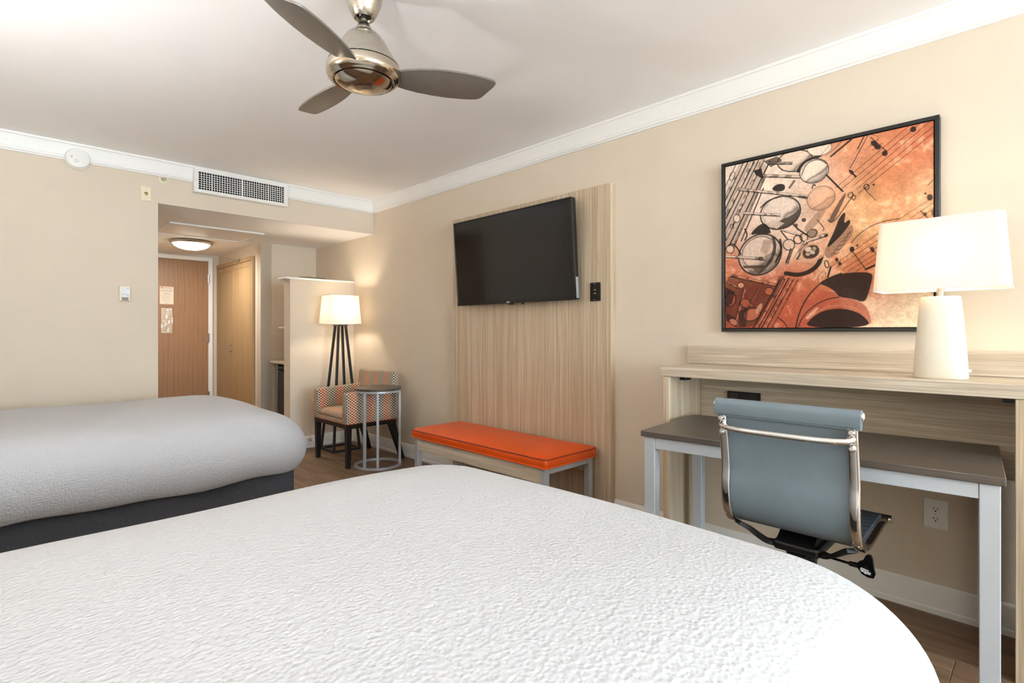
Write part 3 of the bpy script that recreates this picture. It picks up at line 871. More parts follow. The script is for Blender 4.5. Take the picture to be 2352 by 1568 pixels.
add_prism(mc, [(1.99 - OX, 0.462), (2.06 - OX, 0.505), (2.14 - OX, 0.505), (2.2 - OX, 0.462)], -0.06, 0.06, 'Y')
obj('tilt_mechanism', mc, 'black_plastic', ch)
obj('gas_column', lathe([(0.026, 0.09), (0.026, 0.27), (0.0145, 0.272), (0.0145, 0.33), (0.026, 0.335), (0.03, 0.345), (0.03, 0.392)], seg=24), 'black_plastic', ch, smooth=True)
lv = obj('lever', tube([(2.08 - OX, -0.03, 0.425), (2.03 - OX, -0.11, 0.436), (1.988 - OX, -0.175, 0.450)], 0.0045, 8), 'black_plastic', ch, smooth=True)
obj('lever_sleeve', tube([(1.992 - OX, -0.168, 0.4485), (1.975 - OX, -0.198, 0.456)], [0.0078, 0.0088], 10), 'black_plastic', lv, smooth=True)
# paddle: a drop-shaped plate with a raised round badge and a thumb tab, facing the room
PADX = 1.972 - OX; PS = 0.84
def pad(poly, d0, d1): return prism([(-0.212 + y * PS, 0.461 + z * PS) for y, z in poly], PADX + d0, PADX + d1, 'X')
obj('lever_paddle', pad([(0.018, 0.012), (0.004, 0.02), (-0.004, 0.04), (-0.012, 0.046), (-0.021, 0.044), (-0.026, 0.034), (-0.030, 0.0), (-0.035, -0.022), (-0.030, -0.036), (-0.012, -0.038), (0.008, -0.030), (0.020, -0.014), (0.024, 0.0)], -0.006, 0.006), 'black_gloss', lv)
obj('badge', pad([(-0.006, 0.006), (-0.024, -0.018), (-0.024, -0.028), (-0.008, -0.029), (0.010, -0.020), (0.015, -0.010)], -0.0078, -0.0062), 'black_plastic', lv)
tx_ = bm_new(); rd = random.Random(5)
for k, (a, b, z) in enumerate(((0.010, -0.014, -0.0075), (0.012, -0.018, -0.013), (0.010, -0.020, -0.0185))):
    y = a
    while y > b:
        w = rd.uniform(0.002, 0.006); add_box(tx_, (PADX - 0.0086, -0.212 + y * PS - w, 0.461 + z * PS - (a - y) * 0.17 - 0.0013), (PADX - 0.0079, -0.212 + y * PS, 0.461 + z * PS - (a - y) * 0.17 + 0.0013)); y -= w + 0.0012
add_prism(tx_, [(-0.212 - 0.0035, 0.461 - 0.018), (-0.212 - 0.0063, 0.461 - 0.022), (-0.212 - 0.0012, 0.461 - 0.0215)], PADX - 0.0086, PADX - 0.0079, 'X')
obj('badge_print', tx_, 'white_ink', lv, label='tiny white printed lines on the lever paddle')
for k in range(5):
    a = R(72 * k + 20); c, s = math.cos(a), math.sin(a)
    lg = obj('base_leg', tube([(0.02 * c, 0.02 * s, 0.105), (0.16 * c, 0.16 * s, 0.098), (0.29 * c, 0.29 * s, 0.078)], 0.0, flat=(0.04, 0.022)), 'chrome', ch)
    w = bm_new()
    for dd in (-0.017, 0.017):
        wh = [(0.29 * c + 0.02 * math.cos(a + 1.57) * 0 + dd * math.cos(a + 1.57) - 0.006 * math.sin(a + 0) * 0, 0.29 * s + dd * math.sin(a + 1.57), 0.026)]
        p = Vector(wh[0]); q = Vector((math.cos(a + 1.57), math.sin(a + 1.57), 0)) * 0.008
        add_tube(w, [p - q, p + q], 0.026, 18)
    add_tube(w, [(0.29 * c, 0.29 * s, 0.03), (0.29 * c, 0.29 * s, 0.075)], 0.007, 8)
    obj('caster', w, 'black_plastic', lg, smooth=True)

# ------------------------------------------------------------------ framed print (drawn below) and lamps
def frame_box(t, lo, hi, mat): return obj('frame_bar', box(lo, hi, 0.0015, 1), mat, t)

# desk lamp
LXc, LYc = 2.645, 0.302
la = thing('table_lamp', 'off-white ceramic table lamp with a wide rectangular shade on the console', 'lamp', (LXc, LYc, CZ))
def ell(hx_, hy_, z, n=40, p=2.5):
    out = []
    for i in range(n):
        a = 2 * math.pi * i / n; c, s = math.cos(a), math.sin(a)
        out.append((hx_ * math.copysign(abs(c) ** (2 / p), c), hy_ * math.copysign(abs(s) ** (2 / p), s), z))
    return out
obj('base', loft([ell(0.060, 0.083, 0.0005), ell(0.0625, 0.0855, 0.004), ell(0.057, 0.079, 0.12), ell(0.050, 0.069, 0.25), ell(0.0455, 0.0625, 0.312), ell(0.043, 0.060, 0.3165), ell(0.034, 0.05, 0.318)]), 'ceramic', la, smooth=45, label='tapered oval ceramic base')
obj('neck', lathe([(0.0125, 0.318), (0.0125, 0.355), (0.006, 0.357), (0.006, 0.40)], seg=20), 'brushed_nickel', la, smooth=True)
def shade(parent, bx, by, tx, ty, z0, z1, rr, th=0.0025):
    bm = bm_new()
    out = [[(x, y, z) for x, y in rrect(a, b, rr * k, n=5)] for a, b, z, k in ((bx, by, z0, 1), (tx, ty, z1, 0.92))]
    add_loft(bm, out, False, False)
    o = obj('shade', bm, 'lamp_shade', parent, smooth=50, label='white fabric lamp shade')
    for a, b, z, k in ((bx, by, z0, 1), (tx, ty, z1, 0.92)):
        obj('rim', tube([(x, y, z) for x, y in rrect(a, b, rr * k, n=5)], 0.0022, 6, closed=True), 'white_plastic', o, smooth=True)
    return o
shade(la, 0.108, 0.205, 0.092, 0.186, 0.345, 0.612, 0.024)
fit = bm_new()
for y in (-0.184, 0.184): add_tube(fit, [(0, 0, 0.595), (0, y, 0.605)], 0.0018, 6)
obj('harp', fit, 'dull_steel', la)
def bulb(parent, z, power, r=0.03, warm=(1.0, 0.86, 0.68)):
    obj('light_bulb', lathe([(0.012, z - 0.05), (0.014, z - 0.03), (r * 0.8, z - 0.012), (r, z + 0.008), (r * 0.85, z + 0.028), (r * 0.45, z + 0.04), (0.003, z + 0.043)], seg=20), 'bulb', parent, smooth=True)
    return point_light('lamp_light', (0, 0, z + 0.01), power, warm, 0.036, parent)
bulb(la, 0.455, 2.4)
sw = bm_new(); add_tube(sw, [(0.035, -0.078, 0.03), (0.036, -0.09, 0.03)], 0.006, 10); obj('switch_knob', sw, 'white_plastic', la, smooth=True)

# unseen wall uplights on the headboard wall, added to brighten the ceiling
def uplight(y, label, UPL):
    t = thing('unseen_uplight', label, 'lamp', (XL, y, 1.46), group='unseen wall uplights')
    obj('back_plate', box((0.0005, -0.05, -0.08), (0.018, 0.05, 0.08), 0.004), 'brushed_nickel', t)
    obj('arm', tube([(0.018, 0, -0.02), (0.13, 0, -0.02), (0.15, 0, -0.004)], 0.008, 10), 'brushed_nickel', t, smooth=True)
    obj('bowl', lathe([(0.01, 0.0), (0.06, 0.006), (0.10, 0.03), (0.118, 0.07), (0.12, 0.085), (0.115, 0.085), (0.095, 0.034), (0.056, 0.012), (0.01, 0.006)], 0.15, 0, 36, cap=False), 'white_plastic', t, smooth=True)
    point_light('uplight_fill', (0.15, 0, 0.062), UPL, (0.97, 0.98, 1.0), 0.055, t)
uplight(2.45, 'unseen nickel wall uplight between the heads of the two beds', 17)
uplight(0.6, 'added unseen nickel wall uplight over the head of the near bed', 20)

# floor lamp
fl = thing('floor_lamp', 'four-legged black floor lamp with a white shade in the corner', 'lamp', (2.577, 5.125, 0))
s0, s1 = 0.140, 0.038
for sx in (-1, 1):
    for sy in (-1, 1):
        obj('leg', tube([(sx * s0, sy * s0, 0.008), (sx * s1, sy * s1, 1.262)], 0.0, flat=(0.021, 0.021)), 'lamp_metal', fl)
sq = [(-s0, -s0), (s0, -s0), (s0, s0), (-s0, s0)]
for i in range(4):
    a, b = sq[i], sq[(i + 1) % 4]
    obj('base_bar', tube([(a[0], a[1], 0.0115), (b[0], b[1], 0.0115)], 0.0, flat=(0.022, 0.022)), 'lamp_metal', fl)
obj('top_plate', box((-0.055, -0.055, 1.262), (0.055, 0.055, 1.276), 0.002), 'lamp_metal', fl)
obj('stem', lathe([(0.013, 1.276), (0.013, 1.33), (0.007, 1.332), (0.007, 1.36)], seg=16), 'dull_steel', fl, smooth=True)
shade(fl, 0.172, 0.128, 0.152, 0.108, 1.287, 1.572, 0.012)
fit = bm_new()
for y in (-0.106, 0.106): add_tube(fit, [(0, 0, 1.555), (0, y, 1.566)], 0.0018, 6)
obj('harp', fit, 'dull_steel', fl)
bulb(fl, 1.42, 11)
cd = obj('lamp_cord', tube(cat([(-0.10, 0.17, 0.42), (-0.14, 0.22, 0.3), (-0.2, 0.25, 0.12), (-0.24, 0.262, 0.1)], 6), 0.003, 6), 'cream_plastic', fl, smooth=True)
obj('warning_tag', box((-0.225, 0.235, 0.07), (-0.195, 0.237, 0.10), 0.001, 1), 'tag_pink', cd, label='small pinkish tag on the lamp cord')

# ------------------------------------------------------------------ patterned armchair (faces -x)
AX, AY = 2.48, 4.635
ac = thing('armchair', 'low armchair with orange, red and grey diamond fabric and black legs', 'armchair', (AX, AY, 0))
FX, BXK = 2.222 - AX, 2.765 - AX
YH = 0.327
def rbox(lo, hi, bev, seg=3): return box(lo, hi, bev, seg)
obj('seat_base', box((FX + 0.006, -YH + 0.005, 0.386), (BXK - 0.03, YH - 0.005, 0.425), 0.008), 'diamond_fabric', ac, uv=True)
# seat cushion, crowned
rings = []
cxm = (FX + 0.004 + BXK - 0.095) / 2; chx = (BXK - 0.095 - FX - 0.004) / 2
for e, z in ((-0.006, 0.426), (0.0, 0.434), (0.0, 0.455), (-0.012, 0.472), (-0.04, 0.484), (-0.09, 0.491), (-0.15, 0.493)):
    rings.append([(cxm + x, y, z) for x, y in rrect(chx + e, 0.247 + e, 0.03)])
obj('seat_cushion', loft(rings), 'diamond_fabric', ac, smooth=50, uv=True, label='crowned seat cushion in orange-toned diamond fabric')
AW = 0.078
for s in (-1, 1):
    ya, yb = (s * YH, s * (YH - AW)) if s > 0 else (s * YH, s * (YH - AW))
    y0, y1 = min(ya, yb), max(ya, yb)
    # side panel: top edge rises a little towards the back
    b = prism([(FX, 0.388), (FX, 0.652), (FX + 0.012, 0.660), (BXK - 0.15, 0.678), (BXK - 0.085, 0.69), (BXK - 0.02, 0.69), (BXK - 0.03, 0.388)], y0, y1, 'Y')
    es = [e for e in b.edges]
    bmesh.ops.bevel(b, geom=es, offset=0.007, segments=2, profile=0.5, affect='EDGES')
    obj('armrest', b, 'diamond_fabric', ac, smooth=40, uv=True)
b = prism([(BXK - 0.105, 0.40), (BXK - 0.088, 0.62), (BXK - 0.07, 0.812), (BXK - 0.062, 0.822), (BXK - 0.012, 0.822), (BXK - 0.004, 0.812), (BXK - 0.018, 0.62), (BXK - 0.03, 0.40)], -YH + 0.004, YH - 0.004, 'Y')
bmesh.ops.bevel(b, geom=list(b.edges), offset=0.007, segments=2, profile=0.5, affect='EDGES')
obj('backrest', b, 'diamond_fabric', ac, smooth=40, uv=True)
wl_ = obj('welt', tube([(x, y, 0.387) for x, y in ((FX + 0.003, -YH), (BXK - 0.03, -YH), (BXK - 0.03, YH), (FX + 0.003, YH))], 0.0032, 6, closed=True), 'orange_piping', ac, smooth=True, label='thin reddish welt along the bottom edge')
rail_ = bm_new()
for lo, hi in (((FX + 0.006, -YH + 0.004, 0.348), (FX + 0.034, YH - 0.004, 0.384)), ((BXK - 0.065, -YH + 0.004, 0.348), (BXK - 0.036, YH - 0.004, 0.384)),
               ((FX + 0.034, -YH + 0.004, 0.348), (BXK - 0.065, -YH + 0.032, 0.384)), ((FX + 0.034, YH - 0.032, 0.348), (BXK - 0.065, YH - 0.004, 0.384))): add_box(rail_, lo, hi)
obj('seat_frame', rail_, 'black_wood', ac)
def leg4(xt, xb_, yt, yb_, wt, wb, z1):
    return loft([[(xb_ - wb, yb_ - wb, 0.0), (xb_ + wb, yb_ - wb, 0.0), (xb_ + wb, yb_ + wb, 0.0), (xb_ - wb, yb_ + wb, 0.0)],
                 [(xt - wt, yt - wt, z1), (xt + wt, yt - wt, z1), (xt + wt, yt + wt, z1), (xt - wt, yt + wt, z1)]])
for s in (-1, 1):
    obj('leg', leg4(FX + 0.030, FX + 0.030, s * (YH - 0.028), s * (YH - 0.028), 0.0235, 0.018, 0.3475), 'black_wood', ac)
    obj('leg', leg4(BXK - 0.075, BXK + 0.035, s * (YH - 0.03), s * (YH - 0.02), 0.03, 0.019, 0.3475), 'black_wood', ac)

# ------------------------------------------------------------------ small round side table
st_ = thing('side_table', 'small round side table with silver frame reaching over the armchair', 'side table', (2.505, 4.262, 0))
def circ(r, z, n=48, a0=0, a1=360): return [(r * math.cos(R(a0 + (a1 - a0) * i / n)), r * math.sin(R(a0 + (a1 - a0) * i / n)), z) for i in range(n + (0 if a1 - a0 == 360 else 1))]
obj('table_top', lathe([(0.19, 0.682), (0.204, 0.684), (0.207, 0.69), (0.207, 0.70), (0.203, 0.704), (0.19, 0.7045)]), 'laminate_dark', st_, smooth=40, label='dark round wood top')
obj('top_ring', tube(circ(0.192, 0.672), 0.0, closed=True, flat=(0.022, 0.018)), 'silver_paint', st_, smooth=40)
obj('base_ring', tube(circ(0.196, 0.0095), 0.0, closed=True, flat=(0.024, 0.018)), 'silver_paint', st_, smooth=40)
for x, y, w in ((-0.172, -0.074, 0.022), (-0.098, -0.162, 0.022), (0.160, -0.098, 0.044)):
    a = math.atan2(y, x)
    b = box((-0.011, -w / 2, 0.0185), (0.011, w / 2, 0.663), 0.002, 1)
    bmesh.ops.rotate(b, cent=(0, 0, 0), matrix=Matrix.Rotation(a, 3, 'Z'), verts=b.verts); bmesh.ops.translate(b, vec=(x * 1.02, y * 1.02, 0), verts=b.verts)
    obj('leg', b, 'silver_paint', st_)

# ------------------------------------------------------------------ alcove: counter, shelf, mini refrigerator, tray
YA0 = PY + 0.157
co = obj('counter', box((2.31, YA0, 0.842), (XA - 0.002, YC - 0.002, 0.868), 0.003), 'laminate_horizontal')
tag(co, 'light wood counter over the black mini refrigerator behind the partition', 'counter')
sh = obj('wall_shelf', box((2.365, YA0, 1.24), (XA - 0.002, YC - 0.15, 1.258), 0.003), 'laminate_horizontal')
tag(sh, 'light wood shelf in the alcove above the counter', 'shelf')
fg = thing('mini_refrigerator', 'black mini refrigerator under the alcove counter', 'refrigerator', (2.38, 5.98, 0))
obj('cabinet', box((0.04, -0.26, 0.01), (0.48, 0.26, 0.815), 0.006), 'fridge_black', fg)
obj('door', box((-0.01, -0.262, 0.02), (0.037, 0.262, 0.772), 0.012, 3), 'fridge_black', fg)
obj('top_trim', box((-0.012, -0.262, 0.776), (0.037, 0.262, 0.812), 0.008, 2), 'black_gloss', fg)
obj('handle', tube([(-0.012, -0.22, 0.755), (-0.03, -0.1, 0.745), (-0.034, 0.0, 0.742), (-0.03, 0.1, 0.745), (-0.012, 0.22, 0.755)], 0.009, 10), 'black_gloss', fg, smooth=True)
obj('side_strip', box((-0.012, 0.264, 0.02), (0.04, 0.29, 0.83), 0.003), 'dull_steel', fg)
tr = thing('ledge_tray', 'small brown tray with clear-wrapped cups lying on the partition ledge', 'tray', (2.44, 5.50, 1.757))
obj('tray', loft([[(x, y, z) for x, y in rrect(0.13 + e, 0.06 + e, 0.02)] for e, z in ((-0.01, 0.0005), (0.0, 0.004), (0.006, 0.014), (0.003, 0.014), (-0.004, 0.006))]), 'tray_brown', tr, smooth=40)
for x in (-0.03, 0.06): obj('wrapped_cup', lathe([(0.028, 0.0065), (0.036, 0.01), (0.037, 0.02), (0.03, 0.026), (0.012, 0.029)], x, 0, 20), 'clear_sleeve', tr, smooth=True)

# ------------------------------------------------------------------ fixtures on the back wall
ve = thing('air_vent', 'white rectangular air supply vent on the back wall under the ceiling', 'vent', ((1.201 + 1.963) / 2, YB, (2.351 + 2.55) / 2))
vw, vh = 0.381, 0.0995
iw, ih = 0.3465, 0.072
for nm, lo, hi in (('frame_bar', (-vw, -0.064, ih), (vw, -0.0005, vh)), ('frame_bar', (-vw, -0.064, -vh), (vw, -0.0005, -ih)), ('frame_bar', (-vw, -0.064, -ih), (-iw, -0.0005, ih)), ('frame_bar', (iw, -0.064, -ih), (vw, -0.0005, ih))):
    obj(nm, box(lo, hi, 0.002, 1), 'vent_white', ve)
obj('duct_backing', box((-iw, -0.050, -ih), (iw, -0.047, ih)), 'duct_dark', ve, label='black sheet standing in for the dark inside of the duct')  # flat black sheet: the duct's inner shade is put into its colour
nv = 35
for i in range(1, nv):
    x = -iw + 2 * iw * i / nv
    wdt = 0.012 if i in (17,) else (0.007 if i in (5, 28) else 0.0042)
    obj('slat', box((x - wdt / 2, -0.0605, -ih), (x + wdt / 2, -0.057, ih)), 'vent_white', ve)
for i in range(1, 8):
    z = -ih + 2 * ih * i / 8
    obj('slat', box((-iw, -0.0569, z - 0.002), (iw, -0.0535, z + 0.002)), 'vent_white', ve)
for x in (-iw - 0.018, iw + 0.018): obj('screw', box((x - 0.003, -0.0655, -0.003), (x + 0.003, -0.0635, 0.003), 0.001, 1), 'dull_steel', ve)

def wall_disc(prof, seg=40):
    """lathe profile (radius, distance from wall) -> disc on the back wall facing -y"""
    b = lathe([(r, d) for r, d in prof], seg=seg)
    bmesh.ops.rotate(b, cent=(0, 0, 0), matrix=Matrix.Rotation(R(90), 3, 'X'), verts=b.verts); return b
sd = thing('smoke_detector', 'round white smoke detector on the crown moulding of the back wall', 'smoke detector', (0.462, YB - 0.006, 2.457))
obj('base_plate', wall_disc([(0.072, 0.0), (0.074, 0.004), (0.074, 0.012), (0.066, 0.0125)]), 'white_plastic', sd, smooth=35)
obj('body', wall_disc([(0.064, 0.0126), (0.064, 0.022), (0.0705, 0.024), (0.0715, 0.034), (0.066, 0.044), (0.05, 0.05), (0.02, 0.053), (0.002, 0.0535)]), 'white_plastic', sd, smooth=35)
obj('test_button', wall_disc([(0.010, 0.0), (0.011, 0.003), (0.008, 0.0045), (0.001, 0.0045)], 20), 'vent_white', sd, smooth=35).location = (-0.008, -0.0515, -0.022)
rg = wall_disc([(0.0105, 0), (0.0125, 0), (0.0125, 0.002), (0.0105, 0.002)], 20); o = obj('button_ring', rg, 'label_grey', sd); o.location = (-0.008, -0.0512, -0.022)
gr = bm_new()
for k in range(5): add_box(gr, (-0.040 + k * 0.0055, -0.0518, -0.008 + 0.0), (-0.0375 + k * 0.0055, -0.0498, 0.012 - abs(k - 1) * 0.003))
obj('grille', gr, 'label_grey', sd)
obj('mount_tab', box((0.066, -0.03, -0.022), (0.08, -0.004, 0.0), 0.003), 'white_plastic', sd)

sp = thing('sprinkler', 'small round white fire sprinkler head on the back wall', 'sprinkler', (0.998, YB, 2.418))
obj('escutcheon', wall_disc([(0.036, 0.0005), (0.037, 0.004), (0.034, 0.008), (0.026, 0.009), (0.024, 0.005), (0.002, 0.005)]), 'cream_plastic', sp, smooth=35)
sh_ = bm_new(); add_tube(sh_, [(0, -0.005, 0), (0, -0.022, 0)], 0.007, 10)
for s in (-1, 1): add_tube(sh_, [(s * 0.013, -0.006, 0), (s * 0.014, -0.02, 0), (s * 0.003, -0.03, 0)], 0.0024, 6)
add_tube(sh_, [(0, -0.029, 0), (0, -0.032, 0)], 0.014, 14)
obj('nozzle', sh_, 'dull_steel', sp, smooth=True)
wp = thing('cover_plate', 'cream wall plate with a round centre left of the sprinkler', 'wall plate', (0.881, YB, 2.285))
obj('plate', box((-0.0355, -0.008, -0.0565), (0.0355, -0.0003, 0.0565), 0.003), 'cream_plastic', wp)
o = obj('coax_jack', wall_disc([(0.012, 0.0), (0.012, 0.004), (0.008, 0.006), (0.006, 0.0065), (0.001, 0.0065)], 20), 'brass_port', wp, smooth=35); o.location = (0, -0.008, 0)
th = thing('thermostat', 'cream thermostat with a white face on the back wall above the far bed', 'thermostat', (0.745, YB, 1.494))
obj('housing', box((-0.036, -0.022, -0.058), (0.036, -0.0003, 0.058), 0.006), 'cream_plastic', th)
obj('face', box((-0.029, -0.0245, -0.028), (0.029, -0.0222, 0.050), 0.001, 1), 'white_ink', th, label='white display face')
pm = bm_new()
for lo, hi in (((0.010, 0.038), (0.024, 0.041)), ((-0.024, -0.007), (0.024, -0.0045)), ((0.010, -0.019), (0.024, -0.0165))): add_box(pm, (lo[0], -0.0252, lo[1]), (hi[0], -0.0246, hi[1]))
obj('printed_marks', pm, 'label_grey', th)
obj('lower_cover', box((-0.021, -0.0245, -0.054), (0.021, -0.0222, -0.030), 0.001, 1), 'label_grey', th)

# ------------------------------------------------------------------ hall ceiling: access panel and dome light
ap = thing('access_panel', 'white framed access panel in the hall ceiling', 'ceiling panel', (1.62, 6.09, ZS))
px_, py_ = 0.425, 0.36
for lo, hi in (((-px_, -py_, -0.016), (px_, -py_ + 0.035, -0.0005)), ((-px_, py_ - 0.035, -0.016), (px_, py_, -0.0005)), ((-px_, -py_ + 0.035, -0.016), (-px_ + 0.035, py_ - 0.035, -0.0005)), ((px_ - 0.035, -py_ + 0.035, -0.016), (px_, py_ - 0.035, -0.0005))):
    obj('frame_bar', box(lo, hi, 0.003, 1), 'trim_white', ap)
obj('panel', box((-px_ + 0.036, -py_ + 0.036, -0.007), (px_ - 0.036, py_ - 0.036, -0.0005)), 'vent_white', ap)
dl = thing('ceiling_light', 'glowing dome ceiling light with a nickel rim in the entry hall', 'ceiling light', (1.635, 6.82, ZS))
obj('rim', lathe([(0.20, -0.0005), (0.212, -0.008), (0.214, -0.02), (0.205, -0.03), (0.19, -0.033), (0.185, -0.025)], seg=48), 'brushed_nickel', dl, smooth=True)
obj('dome', lathe([(0.186, -0.026), (0.183, -0.036), (0.165, -0.058), (0.13, -0.078), (0.085, -0.091), (0.04, -0.097), (0.003, -0.0985)], seg=48), 'dome_glow', dl, smooth=True, label='glowing frosted glass dome')
dn = area_light('ceiling_lamp_light', (0, 0, -0.103), (0, 0, 0), 0.26, 0.26, 5.0, (1.0, 0.95, 0.87)); dn.data.shape = 'DISK'; dn.parent = dl

# ------------------------------------------------------------------ ceiling fan
fn = thing('ceiling_fan', 'brushed nickel ceiling fan with three silver blades', 'ceiling fan', (1.040, 1.875, 0))
obj('canopy', lathe([(0.076, ZC - 0.0005), (0.077, ZC - 0.01), (0.074, ZC - 0.05), (0.066, ZC - 0.09), (0.052, ZC - 0.125), (0.041, ZC - 0.145), (0.036, ZC - 0.149), (0.030, ZC - 0.146), (0.024, ZC - 0.13)], seg=56), 'brushed_nickel', fn, smooth=45)
obj('hanger_ball', lathe([(0.003, 2.452), (0.02, 2.447), (0.026, 2.435), (0.022, 2.42), (0.012, 2.413)], seg=24), 'black_gloss', fn, smooth=True)
obj('downrod', lathe([(0.0135, 2.45), (0.0135, 2.385)], seg=24), 'brushed_nickel', fn, smooth=True)
obj('collar', lathe([(0.0135, 2.404), (0.019, 2.40), (0.036, 2.366), (0.037, 2.363)], seg=40), 'brushed_nickel', fn, smooth=45)
obj('upper_housing', lathe([(0.034, 2.3635), (0.052, 2.357), (0.068, 2.342), (0.085, 2.318), (0.103, 2.286), (0.120, 2.258), (0.132, 2.240), (0.1365, 2.2305)], seg=72), 'brushed_nickel', fn, smooth=45)
obj('seam', lathe([(0.133, 2.2302), (0.133, 2.2268)], seg=72), 'duct_dark', fn, smooth=True)
lh = obj('lower_housing', lathe([(0.1375, 2.2265), (0.1405, 2.216), (0.141, 2.204), (0.139, 2.192), (0.134, 2.182), (0.127, 2.177), (0.123, 2.175), (0.121, 2.172), (0.117, 2.170), (0.113, 2.172), (0.110, 2.18)], seg=72), 'polished_nickel', fn, smooth=30)
obj('bottom_cap', lathe([(0.1075, 2.18), (0.108, 2.170), (0.105, 2.167), (0.090, 2.158), (0.06, 2.149), (0.03, 2.145), (0.002, 2.144)], seg=72), 'polished_nickel', fn, smooth=30, label='shallow polished bottom cap')
def blade_mesh():
    top = []
    rs = [0.125, 0.16, 0.21, 0.27, 0.33, 0.39, 0.43]
    ea = [0.050, 0.062, 0.073, 0.081, 0.085, 0.084, 0.081]
    eb = [-0.034, -0.047, -0.058, -0.066, -0.068, -0.065, -0.060]
    poly = [(r, a) for r, a in zip(rs, ea)] + [(0.452, 0.077), (0.466, 0.070), (0.476, 0.059), (0.497, 0.022), (0.512, -0.006), (0.518, -0.022), (0.517, -0.033), (0.508, -0.041), (0.475, -0.051)]
    poly += [(r, b) for r, b in reversed(list(zip(rs, eb)))]
    b = prism(poly, -0.004, 0.004, 'Z')
    b.faces.ensure_lookup_table()
    bmesh.ops.bevel(b, geom=[e for e in b.edges if abs(e.verts[0].co.z - e.verts[1].co.z) < 1e-6], offset=0.0018, segments=2, profile=0.5, affect='EDGES')
    # +y side lower: pitch
    bmesh.ops.rotate(b, cent=(0, 0, 0), matrix=Matrix.Rotation(R(-15), 3, 'X'), verts=b.verts)
    bmesh.ops.translate(b, vec=(0, 0, 2.204), verts=b.verts)
    return b
bl0 = obj('blade', blade_mesh(), 'blade_paint', fn, smooth=35)
bl0.rotation_euler = (0, 0, R(-31))
for a in (89, 209): copy_part(bl0, fn, rotz=R(a))

ART_BG = [((0.085,0.082),'f6e0cf'),((0.366,0.044),'f7dfca'),((0.328,0.341),'f3d9c6'),((0.612,0.126),'e59a6c'),((0.709,0.088),'e5a074'),((0.859,0.09),'de8f62'),((0.943,0.077),'d17a4e'),((0.83,0.227),'d98c5a'),((0.915,0.176),'cf7f52'),((0.943,0.329),'f0c8a0'),((0.859,0.341),'cf8350'),((0.709,0.404),'efc08a'),((0.77,0.34),'e0a068'),((0.678,0.535),'e8b27a'),((0.709,0.659),'e8894f'),((0.612,0.65),'ec9a66'),((0.511,0.593),'eec3a3'),((0.411,0.46),'efccb4'),((0.211,0.518),'eccbb4'),((0.06,0.633),'d9825a'),((0.128,0.813),'b85a38'),((0.251,0.903),'c4633f'),((0.411,0.785),'d0704a'),((0.511,0.869),'c96844'),((0.476,0.709),'dd8355'),((0.77,0.805),'cf7a50'),((0.8,0.879),'f0dcc0'),((0.876,0.933),'efdcc2'),((0.74,0.766),'d9936a'),((0.511,0.181),'f4d8bf'),((0.579,0.328),'ecaf86'),((0.943,0.569),'e0a068'),((0.943,0.85),'efdcc2')]
